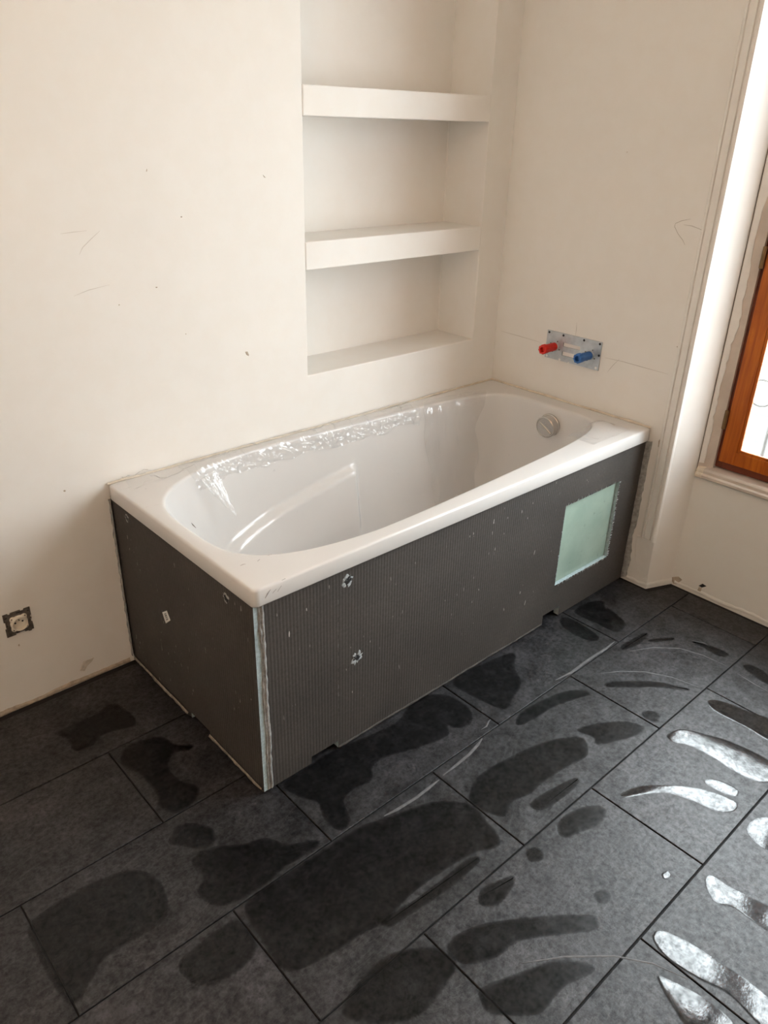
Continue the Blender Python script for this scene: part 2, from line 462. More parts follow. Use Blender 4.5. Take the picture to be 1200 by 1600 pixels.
full = tile_mesh([(GAP/2, GAP/2), (TL-GAP/2, GAP/2), (TL-GAP/2, TW-GAP/2), (GAP/2, TW-GAP/2)])
def put_tile(me, x, y):
    o = bpy.data.objects.new('tile', me); COL.objects.link(o); o.location = (x, y, random.uniform(-0.0004, 0.0)); o.parent = floor
for row in range(-2, 9):
    y1 = Y_LINE0 - row*TW; y0 = y1 - TW
    if y0 < Y_FRONT + 0.005: y0 = Y_FRONT + 0.012
    if y1 - y0 < 0.03: continue
    alcove = y1 < -0.85 and y0 > -2.08
    xm = 0.088 if alcove else -0.016
    off = OFF_EVEN if row % 2 == 0 else OFF_ODD
    for k in range(-6, 4):
        x0 = off + k*TL; x1 = x0 + TL
        if x1 < X_LEFT + 0.04 or x0 > xm - 0.02: continue
        if x0 > -1.57 and y0 > -0.66: continue                       # hidden under the bath
        a0, a1 = max(x0, X_LEFT+0.012), min(x1, xm)
        if row == 0 and x1 > 0:                                      # notched round the wall corner
            P = [(x0+GAP/2, y0+GAP/2), (0.088, y0+GAP/2), (0.088, -0.868), (-0.016, -0.826), (-0.016, y1-GAP/2), (x0+GAP/2, y1-GAP/2)]
            put_tile(tile_mesh(P), 0, 0); continue
        if a0 == x0 and a1 == x1 and y1-y0 > TW-1e-4: put_tile(full, x0, y0)
        elif a1-a0 > 0.02:
            g = GAP/2
            put_tile(tile_mesh([(a0+g, y0+g), (a1-g, y0+g), (a1-g, y1-g), (a0+g, y1-g)]), 0, 0)
# outlines on the floor (x, y), back wall (x, z), right wall (y, z) and boards, in metres
DAMP = [
  [(-1.542,-0.716), (-1.457,-0.708), (-1.374,-0.707), (-1.254,-0.727), (-1.169,-0.735), (-1.097,-0.706), (-1.040,-0.704), (-0.988,-0.744), (-0.976,-0.809), (-0.991,-0.850), (-1.026,-0.872), (-1.063,-0.858), (-1.076,-0.837), (-1.105,-0.862), (-1.190,-0.845), (-1.281,-0.813), (-1.335,-0.813), (-1.368,-0.847), (-1.418,-0.840), (-1.465,-0.853), (-1.492,-0.912), (-1.528,-0.914), (-1.532,-0.862), (-1.514,-0.816), (-1.539,-0.771)],
  [(-0.919,-0.714), (-0.882,-0.706), (-0.746,-0.725), (-0.679,-0.739), (-0.693,-0.763), (-0.733,-0.792), (-0.775,-0.851), (-0.851,-0.881), (-0.901,-0.894), (-0.923,-0.837), (-0.936,-0.739)],
  [(-0.919,-0.952), (-0.871,-0.936), (-0.792,-0.943), (-0.705,-0.963), (-0.661,-0.993), (-0.662,-1.017), (-0.707,-1.003), (-0.782,-0.982), (-0.872,-0.975), (-0.919,-0.967)],
  [(-0.813,-1.083), (-0.734,-1.115), (-0.675,-1.162), (-0.664,-1.200), (-0.702,-1.203), (-0.761,-1.181), (-0.820,-1.155), (-0.804,-1.129)],
  [(-1.211,-1.043), (-1.145,-1.019), (-1.051,-1.027), (-0.925,-1.053), (-0.837,-1.100), (-0.842,-1.134), (-0.883,-1.157), (-0.965,-1.144), (-1.051,-1.138), (-1.099,-1.140), (-1.156,-1.127), (-1.198,-1.144), (-1.218,-1.120), (-1.232,-1.072)],
  [(-1.122,-1.164), (-1.071,-1.164), (-0.972,-1.184), (-0.978,-1.200), (-1.058,-1.201), (-1.119,-1.190)],
  [(-1.134,-1.255), (-1.098,-1.241), (-1.037,-1.253), (-0.997,-1.280), (-1.004,-1.300), (-1.041,-1.309), (-1.096,-1.294), (-1.140,-1.278)],
  [(-1.218,-1.275), (-1.231,-1.280), (-1.245,-1.276), (-1.253,-1.266), (-1.250,-1.256), (-1.242,-1.246), (-1.225,-1.247), (-1.214,-1.253), (-1.213,-1.263)],
  [(-1.416,-1.254), (-1.387,-1.244), (-1.338,-1.256), (-1.315,-1.269), (-1.337,-1.282), (-1.390,-1.289), (-1.419,-1.272)],
  [(-1.195,-1.438), (-1.206,-1.441), (-1.218,-1.438), (-1.225,-1.429), (-1.222,-1.421), (-1.215,-1.413), (-1.201,-1.415), (-1.191,-1.420), (-1.190,-1.428)],
  [(-1.550,-1.291), (-1.510,-1.281), (-1.444,-1.305), (-1.342,-1.373), (-1.268,-1.434), (-1.265,-1.452), (-1.287,-1.460), (-1.364,-1.408), (-1.431,-1.369), (-1.488,-1.363), (-1.543,-1.332)],
  [(-1.551,-1.388), (-1.473,-1.418), (-1.398,-1.452), (-1.358,-1.496), (-1.371,-1.509), (-1.436,-1.489), (-1.498,-1.491), (-1.526,-1.478), (-1.577,-1.430), (-1.572,-1.398)],
  [(-1.809,-0.952), (-1.778,-0.929), (-1.688,-0.933), (-1.491,-0.942), (-1.399,-0.970), (-1.303,-1.000), (-1.238,-1.064), (-1.244,-1.119), (-1.259,-1.178), (-1.286,-1.190), (-1.343,-1.164), (-1.502,-1.148), (-1.605,-1.159), (-1.666,-1.147), (-1.756,-1.136), (-1.821,-1.107), (-1.817,-1.012)],
  [(-1.605,-1.156), (-1.526,-1.165), (-1.438,-1.169), (-1.354,-1.171), (-1.343,-1.189), (-1.439,-1.193), (-1.533,-1.184), (-1.601,-1.175)],
  [(-1.788,-1.246), (-1.710,-1.219), (-1.642,-1.221), (-1.588,-1.251), (-1.554,-1.292), (-1.562,-1.322), (-1.611,-1.336), (-1.678,-1.342), (-1.737,-1.313)],
  [(-0.581,-1.022), (-0.534,-1.047), (-0.464,-1.109), (-0.432,-1.155), (-0.411,-1.196), (-0.426,-1.195), (-0.478,-1.130), (-0.558,-1.063), (-0.589,-1.032)],
  [(-0.611,-1.164), (-0.584,-1.180), (-0.585,-1.202), (-0.615,-1.213), (-0.624,-1.198), (-0.623,-1.176)],
  [(-0.318,-0.726), (-0.241,-0.728), (-0.198,-0.756), (-0.230,-0.785), (-0.225,-0.804), (-0.250,-0.874), (-0.295,-0.895), (-0.327,-0.882), (-0.331,-0.821), (-0.337,-0.756)],
  [(-0.410,-0.728), (-0.381,-0.732), (-0.376,-0.783), (-0.383,-0.842), (-0.397,-0.872), (-0.420,-0.874), (-0.440,-0.843), (-0.439,-0.766)],
  [(-0.377,-0.947), (-0.313,-0.950), (-0.257,-0.958), (-0.264,-0.971), (-0.332,-0.976), (-0.392,-0.962)],
  [(-0.280,-0.986), (-0.242,-1.006), (-0.208,-1.034), (-0.223,-1.037), (-0.280,-1.000)],
  [(-0.179,-1.084), (-0.157,-1.123), (-0.149,-1.184), (-0.164,-1.198), (-0.185,-1.176), (-0.179,-1.121)],
  [(-0.174,-1.253), (-0.151,-1.273), (-0.161,-1.326), (-0.203,-1.350), (-0.195,-1.287)],
  [(-1.827,-0.670), (-1.805,-0.659), (-1.779,-0.673), (-1.752,-0.714), (-1.767,-0.752), (-1.792,-0.754), (-1.832,-0.709), (-1.845,-0.687)],
  [(-1.811,-0.369), (-1.779,-0.338), (-1.729,-0.347), (-1.694,-0.370), (-1.683,-0.410), (-1.650,-0.445), (-1.659,-0.454), (-1.698,-0.439), (-1.719,-0.451), (-1.738,-0.479), (-1.736,-0.534), (-1.712,-0.586), (-1.748,-0.619), (-1.792,-0.620), (-1.811,-0.577), (-1.798,-0.536), (-1.799,-0.452), (-1.819,-0.394)],
  [(-1.831,-0.765), (-1.781,-0.763), (-1.721,-0.803), (-1.672,-0.822), (-1.643,-0.871), (-1.586,-0.904), (-1.601,-0.919), (-1.658,-0.915), (-1.700,-0.914), (-1.739,-0.921), (-1.836,-0.908), (-1.861,-0.846), (-1.831,-0.820)],
  [(-1.899,-0.169), (-1.886,-0.212), (-1.892,-0.261), (-1.857,-0.276), (-1.803,-0.254), (-1.729,-0.273), (-1.719,-0.214), (-1.739,-0.153), (-1.791,-0.165), (-1.836,-0.165)],
  [(-2.163,-0.691), (-2.117,-0.673), (-2.022,-0.675), (-1.939,-0.704), (-1.912,-0.770), (-1.938,-0.849), (-2.006,-0.856), (-2.072,-0.852), (-2.150,-0.900), (-2.168,-0.852), (-2.169,-0.741)],
  [(-1.969,-0.959), (-1.907,-0.951), (-1.846,-0.949), (-1.830,-0.972), (-1.837,-1.030), (-1.878,-1.047), (-1.920,-1.044), (-1.954,-1.031), (-1.971,-1.000)],
]
WET = [
  [(-0.996,-1.555), (-0.976,-1.560), (-0.975,-1.594), (-0.964,-1.640), (-0.956,-1.677), (-0.956,-1.709), (-1.007,-1.731), (-1.014,-1.671), (-1.014,-1.630), (-1.032,-1.601), (-1.020,-1.575)],
  [(-1.206,-1.548), (-1.183,-1.555), (-1.164,-1.607), (-1.158,-1.661), (-1.152,-1.712), (-1.153,-1.764), (-1.157,-1.808), (-1.202,-1.813), (-1.215,-1.777), (-1.203,-1.714), (-1.218,-1.660), (-1.228,-1.601), (-1.221,-1.568)],
  [(-0.642,-1.259), (-0.589,-1.274), (-0.559,-1.325), (-0.532,-1.387), (-0.522,-1.485), (-0.557,-1.530), (-0.611,-1.510), (-0.628,-1.454), (-0.624,-1.380), (-0.631,-1.319), (-0.652,-1.282)],
  [(-0.922,-1.293), (-0.862,-1.312), (-0.796,-1.367), (-0.754,-1.416), (-0.733,-1.465), (-0.730,-1.497), (-0.758,-1.505), (-0.791,-1.475), (-0.805,-1.423), (-0.831,-1.366), (-0.887,-1.326), (-0.922,-1.306)],
  [(-0.724,-1.411), (-0.695,-1.426), (-0.686,-1.477), (-0.710,-1.485), (-0.725,-1.451)],
  [(-0.793,-1.556), (-0.753,-1.551), (-0.714,-1.570), (-0.703,-1.601), (-0.786,-1.637), (-0.812,-1.596)],
  [(-0.417,-1.263), (-0.387,-1.293), (-0.372,-1.365), (-0.357,-1.433), (-0.440,-1.469), (-0.441,-1.386), (-0.444,-1.299)],
  [(-1.046,-1.497), (-1.053,-1.498), (-1.060,-1.496), (-1.064,-1.491), (-1.062,-1.487), (-1.057,-1.483), (-1.049,-1.484), (-1.043,-1.487), (-1.043,-1.492)],
  [(-1.279,-1.602), (-1.266,-1.623), (-1.251,-1.670), (-1.247,-1.720), (-1.259,-1.741), (-1.318,-1.698), (-1.310,-1.656)],
]
RESIDUE = [
  [(-1.420,-0.954), (-1.384,-0.960), (-1.323,-0.964), (-1.272,-0.962), (-1.237,-0.960)],
  [(-1.219,-0.956), (-1.165,-0.954), (-1.111,-0.950), (-1.067,-0.941), (-1.041,-0.933)],
  [(-0.684,-0.912), (-0.614,-0.921), (-0.519,-0.918), (-0.430,-0.921), (-0.376,-0.918)],
  [(-1.017,-0.908), (-0.996,-0.909), (-0.975,-0.899), (-0.966,-0.898)],
  [(-0.383,-0.979), (-0.307,-1.017), (-0.245,-1.076), (-0.221,-1.143), (-0.216,-1.217)],
  [(-0.550,-0.983), (-0.496,-1.016), (-0.439,-1.068), (-0.399,-1.136), (-0.380,-1.214)],
  [(-0.226,-1.259), (-0.235,-1.311), (-0.239,-1.360)],
  [(-0.176,-1.079), (-0.157,-1.109), (-0.158,-1.136)],
  [(-1.458,-1.406), (-1.384,-1.453), (-1.305,-1.520), (-1.260,-1.580), (-1.236,-1.643)],
]
CHIPS_BACK = [
  [(-1.136,0.884), (-1.128,0.884), (-1.123,0.873), (-1.125,0.869), (-1.133,0.875)],
  [(-1.048,1.359), (-1.042,1.354), (-1.038,1.351), (-1.044,1.352)],
  [(-1.390,1.095), (-1.392,1.094), (-1.394,1.094), (-1.396,1.096), (-1.394,1.097), (-1.391,1.097)],
  [(-1.498,1.063), (-1.499,1.062), (-1.501,1.062), (-1.502,1.063), (-1.500,1.065), (-1.498,1.064)],
  [(-1.386,1.378), (-1.385,1.378), (-1.386,1.372), (-1.388,1.372)],
  [(-1.301,1.263), (-1.302,1.262), (-1.305,1.262), (-1.306,1.263), (-1.305,1.265), (-1.302,1.265)],
  [(-1.320,0.963), (-1.321,0.962), (-1.322,0.962), (-1.323,0.964), (-1.322,0.965), (-1.320,0.964)],
  [(-1.757,0.047), (-1.747,0.064), (-1.714,0.063), (-1.723,0.052), (-1.739,0.043), (-1.749,0.029), (-1.762,0.038)],
  [(-1.711,0.604), (-1.713,0.602), (-1.716,0.603), (-1.718,0.606), (-1.715,0.608), (-1.712,0.607)],
  [(-1.908,0.199), (-1.904,0.202), (-1.904,0.195), (-1.907,0.194)],
]
PENCIL_BACK = [
  [(-1.583,1.192), (-1.572,1.208), (-1.547,1.227), (-1.524,1.243)],
  [(-1.611,1.098), (-1.572,1.108), (-1.518,1.115)],
  [(-1.620,1.242), (-1.588,1.244), (-1.557,1.245)],
]
PENCIL_RIGHT = [
  [(-0.028,0.788), (-0.121,0.786), (-0.215,0.783)],
  [(-0.493,0.786), (-0.562,0.788), (-0.630,0.786), (-0.734,0.784)],
  [(-0.363,0.836), (-0.363,0.863), (-0.361,0.883)],
  [(-0.511,0.738), (-0.529,0.767), (-0.550,0.794)],
  [(-0.711,1.257), (-0.684,1.250), (-0.664,1.240), (-0.663,1.231), (-0.679,1.211), (-0.697,1.196), (-0.708,1.182)],
  [(-0.691,1.239), (-0.719,1.238), (-0.749,1.231), (-0.773,1.221)],
]
CHIPS_RIGHT = [
  [(-0.744,0.878), (-0.748,0.879), (-0.747,0.874)],
  [(-0.458,1.431), (-0.462,1.431), (-0.461,1.428)],
  [(-0.746,0.555), (-0.749,0.563), (-0.753,0.553), (-0.751,0.538), (-0.748,0.532)],
]
NOTCH = [
  [(-1.450,0.010), (-1.450,0.027), (-1.365,0.028), (-1.359,-0.003)],
  [(-0.493,0.017), (-0.482,0.051), (-0.398,0.032), (-0.394,-0.000)],
]
NOTCH_END = [
  [(-0.348,-0.031), (-0.374,0.016), (-0.457,0.010), (-0.444,-0.033)],
]
TEAR = [
  [(-1.351,0.523), (-1.331,0.528), (-1.315,0.515), (-1.319,0.496), (-1.343,0.499)],
  [(-1.316,0.287), (-1.290,0.281), (-1.284,0.255), (-1.312,0.257)],
]
TEAR_END = [
  [(-0.583,0.519), (-0.603,0.529), (-0.610,0.519), (-0.586,0.504)],
  [(-0.087,0.528), (-0.107,0.532), (-0.113,0.525), (-0.088,0.517)],
  [(-0.246,0.298), (-0.276,0.319), (-0.291,0.296), (-0.260,0.269)],
]
ALC = [
  [(-0.840,0.020), (-0.870,0.037), (-0.886,0.031), (-0.871,0.004), (-0.857,0.000)],
  [(-0.948,0.035), (-0.961,0.050), (-0.977,0.047), (-0.962,0.034)],
  [(-0.951,0.032), (-0.962,0.034), (-0.961,0.007), (-0.946,0.008)],
]
SEAM = [
  [(-1.357,0.490), (-1.360,0.351), (-1.365,0.100)],
]
SMUDGE = [
  [(-1.570,0.565), (-1.563,0.574), (-1.555,0.582)],
  [(-1.550,0.570), (-1.540,0.577)],
  [(-1.537,0.569), (-1.526,0.580)],
  [(-1.525,0.593), (-1.515,0.594)],
]
SMUDGE_TOP = [
  [(-1.560,-0.604), (-1.552,-0.603), (-1.546,-0.605)],
  [(-1.519,-0.612), (-1.510,-0.608)],
  [(-1.487,-0.605), (-1.475,-0.606)],
  [(-1.539,-0.350), (-1.542,-0.365), (-1.544,-0.381)],
]

for P in DAMP: film('damp_patch', P, 0.0, 0.0003, 0.007, M['damp'], floor)
for P in WET: film('water_film', P, 0.0, 0.0006, 0.005, M['wet'], floor)
for i, P in enumerate(RESIDUE): stroke('dried_streak', P, 'z', 0.0, 0.008 if i < 3 else 0.004, 0.0004, M['residue'], floor)

# ------------------------------------------------------------------ walls
NX0, NX1, NZ0, NZ1, ND = -0.909, -0.132, 0.771, 2.30, 0.185
def niche_wall():
    xs = [X_LEFT-0.02, NX0, NX1, 0.0]; zs = [-0.05, NZ0, NZ1, H_CEIL]
    V = []; F = []; ix = {}
    def v(x, y, z):
        k = (round(x, 4), round(y, 4), round(z, 4))
        if k not in ix: ix[k] = len(V); V.append((x, y, z))
        return ix[k]
    for i in range(3):
        for j in range(3):
            if i == 1 and j == 1: continue
            F.append([v(xs[i],0,zs[j]), v(xs[i+1],0,zs[j]), v(xs[i+1],0,zs[j+1]), v(xs[i],0,zs[j+1])])
    D = ND
    F += [[v(NX0,0,NZ0), v(NX1,0,NZ0), v(NX1,D,NZ0), v(NX0,D,NZ0)], [v(NX0,0,NZ1), v(NX1,0,NZ1), v(NX1,D,NZ1), v(NX0,D,NZ1)],
          [v(NX0,0,NZ0), v(NX0,D,NZ0), v(NX0,D,NZ1), v(NX0,0,NZ1)], [v(NX1,0,NZ0), v(NX1,D,NZ0), v(NX1,D,NZ1), v(NX1,0,NZ1)],
          [v(NX0,D,NZ0), v(NX1,D,NZ0), v(NX1,D,NZ1), v(NX0,D,NZ1)]]
    T = 0.28
    a, b, c, d = v(xs[0],T,zs[0]), v(xs[3],T,zs[0]), v(xs[3],T,zs[3]), v(xs[0],T,zs[3])
    F.append([a, b, c, d])
    F.append([v(x,0,zs[0]) for x in xs] + [b, a]); F.append([v(x,0,zs[3]) for x in xs] + [c, d])
    F.append([v(xs[0],0,z) for z in zs] + [d, a]); F.append([v(xs[3],0,z) for z in zs] + [c, b])
    me = bpy.data.meshes.new('wall_back'); me.from_pydata(V, [], F)
    bm = bmesh.new(); bm.from_mesh(me); bmesh.ops.recalc_face_normals(bm, faces=bm.faces)
    rim = [e for e in bm.edges if all(abs(q.co.y) < 1e-6 and NX0-1e-4 < q.co.x < NX1+1e-4 and NZ0-1e-4 < q.co.z < NZ1+1e-4 for q in e.verts)]
    bmesh.ops.bevel(bm, geom=rim, offset=0.003, segments=2, profile=0.5, affect='EDGES')
    bm.to_mesh(me); bm.free()
    return link('wall_back', me, M['plaster'])
wall_back = tag(niche_wall(), 'white plastered back wall with a tall shelved niche', 'wall', kind='structure')
for (z0, z1) in ((1.093, 1.174), (1.505, 1.582)):
    bm = bmesh.new(); add_box(bm, NX0+0.0005, NX1-0.0005, -0.001, ND-0.0005, z0, z1, 0.003)
    tag(bmobj('niche_shelf', bm, M['plaster'], wall_back), 'thick plastered shelf built into the niche')
for P in CHIPS_BACK: flake('plaster_chip', P, 'y', 0.0, 0.0012, M['old_plaster'] if len(P) != 7 else M['plaster_patch'], wall_back)
for P in PENCIL_BACK: stroke('scuff_mark', P, 'y', 0.0, 0.0016, 0.0003, M['pencil_faint'], wall_back)
bead('ragged_plaster_edge', (X_LEFT, 0, 0.003), (-1.61, 0, 0.003), (0, 0, 1), (0, -1, 0), 0.016, 0.0025, M['old_plaster'], wall_back, 0.9, 3)
# hairline joint in the niche corners and the room corner: sagging paint
bead('paint_fillet', (NX1, ND, NZ0), (NX1, ND, 1.093), (0.7, -0.7, 0), (-0.7, -0.7, 0), 0.010, 0.003, M['plaster'], wall_back, 0.5, 21, 0.02)
bead('paint_fillet', (NX1, ND, 1.174), (NX1, ND, 1.505), (0.7, -0.7, 0), (-0.7, -0.7, 0), 0.010, 0.003, M['plaster'], wall_back, 0.5, 25, 0.02)

YC = -1.46                                                          # middle of the window
def mir(y): return 2*YC - y
XA, TH = 0.105, 0.19
bm = bmesh.new()
def add_prism(bm, pts, z0, z1):
    lo = [bm.verts.new((x, y, z0)) for x, y in pts]; hi = [bm.verts.new((x, y, z1)) for x, y in pts]; n = len(pts)
    bm.faces.new(lo); bm.faces.new(hi)
    for i in range(n): bm.faces.new([lo[i], lo[(i+1) % n], hi[(i+1) % n], hi[i]])
add_prism(bm, [(0.0, 0.28), (0.0, -0.806), (XA, -0.848), (TH, -0.848), (TH, 0.28)], -0.05, H_CEIL)
add_prism(bm, [(0.0, Y_FRONT-0.02), (TH, Y_FRONT-0.02), (TH, mir(-0.848)), (XA, mir(-0.848)), (0.0, mir(-0.806))], -0.05, H_CEIL)
add_prism(bm, [(XA, -0.848), (TH, -0.848), (TH, mir(-0.848)), (XA, mir(-0.848))], -0.05, 0.44)
add_prism(bm, [(XA, -0.848), (TH, -0.848), (TH, mir(-0.848)), (XA, mir(-0.848))], 2.22, H_CEIL)
wall_right = tag(bmobj('wall_right', bm, M['plaster']), 'plastered right wall with a shallow window alcove', 'wall', kind='structure')
for P in PENCIL_RIGHT: stroke('pencil_line', P, 'x', 0.0, 0.0015, 0.0003, M['pencil'], wall_right)
for P in CHIPS_RIGHT: flake('plaster_chip', P, 'x', 0.0, 0.001, M['old_plaster'], wall_right)
for i, P in enumerate(ALC): flake('plaster_chip', P, 'x', XA, 0.001, M['void_black'] if i == 1 else M['old_plaster'], wall_right)
bead('ragged_plaster_edge', (XA, -0.86, 0.012), (XA, mir(-0.86), 0.012), (0, 0, 1), (-1, 0, 0), 0.014, 0.002, M['plaster'], wall_right, 1.0, 14)
bead('ragged_plaster_edge', (0, -0.72, 0.010), (0, -0.808, 0.010), (0, 0, 1), (-1, 0, 0), 0.016, 0.002, M['plaster'], wall_right, 1.0, 15, 0.006)
bead('ragged_plaster_edge', (0, -0.806, 0.012), (XA, -0.848, 0.012), (0, 0, 1), (-0.37, -0.93, 0), 0.016, 0.002, M['plaster'], wall_right, 1.0, 16, 0.006)
P = [(-0.735, 0.19), (-0.76, 0.196), (-0.805, 0.19), (-0.806, 0.05), (-0.79, 0.03), (-0.76, 0.06), (-0.74, 0.12)]
flake('filler_patch', P, 'x', 0.0, 0.002, M['trim_paint'], wall_right)
wl = tag(box('wall_left', X_LEFT-0.15, X_LEFT, Y_FRONT-0.02, 0.0, -0.05, H_CEIL, M['far_wall']), 'bare warm plaster wall facing the window', 'wall', kind='structure')
wf = tag(box('wall_front', X_LEFT, 0.0, Y_FRONT-0.15, Y_FRONT, -0.05, H_CEIL, M['far_wall']), 'bare warm plaster wall opposite the bath', 'wall', kind='structure')
ce = tag(box('ceiling', X_LEFT-0.15, TH, Y_FRONT-0.15, 0.28, H_CEIL, H_CEIL+0.1, M['ceiling_white']), 'plain white ceiling', 'ceiling', kind='structure')
def moulding(name, flip):
    prof = [(-0.753,0),(-0.753,.005),(-0.757,.009),(-0.763,.010),(-0.7645,.005),(-0.767,.005),(-0.7685,.010),(-0.789,.012),(-0.7905,.006),(-0.7935,.006),(-0.795,.012),(-0.800,.0135),(-0.806,.011),(-0.8085,.006),(-0.8085,0)]
    n = len(prof); V = []; F = []
    rr = random.Random(4)
    for z in (0.193, H_CEIL-0.002):
        for (y, d) in prof: V.append((-d-0.0002, mir(y) if flip else y, z + (rr.uniform(-0.004, 0.004) if z < 1 else 0)))
    F = [[i, (i+1) % n, n+(i+1) % n, n+i] for i in range(n)] + [list(range(n)), list(range(n, 2*n))]
    return mesh(name, V, F, M['trim_paint'])
tag(moulding('trim_1', False), 'painted grooved corner moulding beside the bath, stopping above the floor', 'moulding', kind='structure')
tag(moulding('trim_2', True), 'painted grooved corner moulding on the far side of the window', 'moulding', kind='structure')

# ------------------------------------------------------------------ window
W = tag(empty('window_1'), 'varnished brown wooden casement window with painted surround', 'window', kind='structure')
ZB, ZT = 0.4765, 2.16
XW = 0.122                                                           # front of the sashes, set back behind the splayed casing
def plan(name, pts, z0, z1, mat, parent, flip=False):
    return prism(name, [(x, mir(y)) if flip else (x, y) for x, y in pts], z0, z1, mat, parent)
for s in (False, True):
    plan('casing', [(0.1045, -0.8495), (XW+0.002, -0.8940), (0.188, -0.8940), (0.188, -0.8495)], 0.4385, ZT+0.06, M['bare_casing'], W, s)
CD = Vector((XW+0.002-0.1045, -0.8940+0.8495, 0)).normalized(); CN = Vector((CD.y, -CD.x, 0))
V = []; F = []; n = 110                                              # filler smeared over the edge of the casing
for i in range(n+1):
    z = 0.485 + i*(1.66/n)
    w = 0.014 + 0.012*max(0, noise.noise((z*3.1, 5, 0))+0.35) + 0.007*noise.noise((z*13, 2, 0)) + 0.005*noise.noise((z*50, 2, 0)) + 0.016*max(0, min(1, (z-0.75)/0.3))*max(0.2, 1-(z-0.8)/0.5)
    w = max(0.006, min(0.046, w)); o_ = Vector((0.1045, -0.8495, z))
    V += [o_+CD*0.002+CN*0.0002, o_+CD*0.003+CN*0.0026, o_+CD*w+CN*0.0026, o_+CD*(w+0.0015)+CN*0.0002]
for i in range(n):
    for k in range(3): F.append([4*i+k, 4*i+k+1, 4*i+k+5, 4*i+k+4])
tag(mesh('plaster_smear', V, F, M['trim_paint'], W), 'white filler smeared unevenly over the casing')
box('gap_line', 0.1035, 0.1048, -0.8498, -0.8488, 0.445, ZT, M['void_black'], W)
box('casing_head', 0.106, 0.188, mir(-0.8940), -0.8940, ZT, ZT+0.06, M['bare_casing'], W, 0.0015)
prof = [(0.188,0.437),(0.092,0.437),(0.088,0.441),(0.088,0.449),(0.091,0.452),(0.096,0.454),(0.096,0.463),(0.100,0.470),(0.188,0.4763)]
def extr_y(name, prof, y0, y1, mat, parent):
    n = len(prof); V = [(x, y, z) for y in (y0, y1) for x, z in prof]
    return mesh(name, V, [[i, (i+1) % n, n+(i+1) % n, n+i] for i in range(n)] + [list(range(n)), list(range(n, 2*n))], mat, parent)
extr_y('sill_moulding', prof, mir(-0.877), -0.877, M['bare_casing'], W)
extr_y('sill_end', [(x-0.0015 if x < 0.15 else x, z+0.0008 if z > 0.45 else z-0.0008) for x, z in prof], -0.877, -0.853, M['sealant'], W)
for s in (0, 1):
    ya, yb = -0.8943, -0.9175
    if s: ya, yb = mir(ya), mir(yb)
    box('frame_stile', XW+0.014, 0.184, min(ya, yb), max(ya, yb), ZB+0.0005, ZT, M['wood_shaded'], W, 0.001)
box('frame_rail', XW+0.014, 0.184, mir(-0.9175), -0.9175, ZB+0.0005, 0.5125, M['wood_shaded'], W, 0.001)
box('frame_rail', XW+0.014, 0.184, mir(-0.9175), -0.9175, ZT-0.03, ZT-0.0005, M['wood_shaded'], W, 0.001)
SZ0, SZ1 = 0.5035, ZT-0.025
for s in (0, 1):
    f = (lambda y: mir(y)) if s else (lambda y: y)
    bm = bmesh.new()
    def yb(a, b, x0, x1, z0, z1, bev=0.002, bm=bm, f=f): add_box(bm, x0, x1, min(f(a), f(b)), max(f(a), f(b)), z0, z1, bev)
    yb(-0.9080, -0.9600, XW, XW+0.038, SZ0, SZ1); yb(-1.407, -1.4585, XW, XW+0.038, SZ0, SZ1)
    yb(-0.9590, -1.408, XW+0.0005, XW+0.0375, SZ0, 0.5490); yb(-0.9590, -1.408, XW+0.0005, XW+0.0375, SZ1-0.06, SZ1)
    sash = bmobj('sash', bm, M['wood'], W)
    bm = bmesh.new()
    def yb2(a, b, x0, x1, z0, z1, bm=bm, f=f): add_box(bm, x0, x1, min(f(a), f(b)), max(f(a), f(b)), z0, z1, 0.0025)
    yb2(-0.9595, -0.9700, XW+0.003, XW+0.0105, 0.5485, SZ1-0.0595); yb2(-1.397, -1.4075, XW+0.003, XW+0.0105, 0.5485, SZ1-0.0595)
    yb2(-0.9690, -1.398, XW+0.003, XW+0.0105, 0.5485, 0.5590); yb2(-0.9690, -1.398, XW+0.003, XW+0.0105, SZ1-0.070, SZ1-0.0595)
    bmobj('glazing_bead', bm, M['wood'], sash)
    y0, y1 = sorted((f(-0.9610), f(-1.4065)))
    box('pane', XW+0.0108, XW+0.0140, y0, y1, 0.5500, SZ1-0.061, M['glass'], sash)
    for zc in (0.648, 1.16, 1.75):
        tag(cyl('hinge', (XW-0.004, f(-0.9010), zc-0.032), (0, 0, 1), 0.0065, 0.0065, 0.064, M['brass'], sash, 12, 0.0015), 'brass hinge knuckle')
box('astragal', XW-0.008, XW-0.0002, YC-0.022, YC+0.022, 0.5075, ZT-0.03, M['wood'], W, 0.003)

# outside: balcony railing and the pale house across the street
R = tag(empty('balcony_railing'), 'pale iron balcony railing with ring ornaments outside the window', 'railing')
for z in (0.30, 1.02): box('rail', 0.585, 0.615, -2.3, -0.6, z, z+0.02, M['iron_paint'], R, 0.003)
for i in range(15):
    y = -2.25 + i*0.115
    cyl('baluster', (0.60, y, 0.319), (0, 0, 1), 0.007, 0.007, 0.702, M['iron_paint'], R, 8)
for i in range(14):
    y = -2.25 + (i+0.5)*0.115
    tube('ring', [(0.60, y + 0.05*math.cos(a*math.pi/12), 0.62 + 0.05*math.sin(a*math.pi/12)) for a in range(24)], 0.005, M['iron_paint'], R, 6, True)
slab = box('balcony_slab', TH+0.002, 0.70, -2.4, -0.5, 0.16, 0.24, M['facade'])
tag(slab, 'pale stone balcony slab below the window railing', 'balcony')
for y in (-2.28, -0.62):
    box('post', 0.588, 0.612, y-0.012, y+0.012, 0.2395, 1.03, M['iron_paint'], R, 0.002)
fac = tag(empty('neighbouring_house'), 'pale house front across the street beyond the window', 'house')
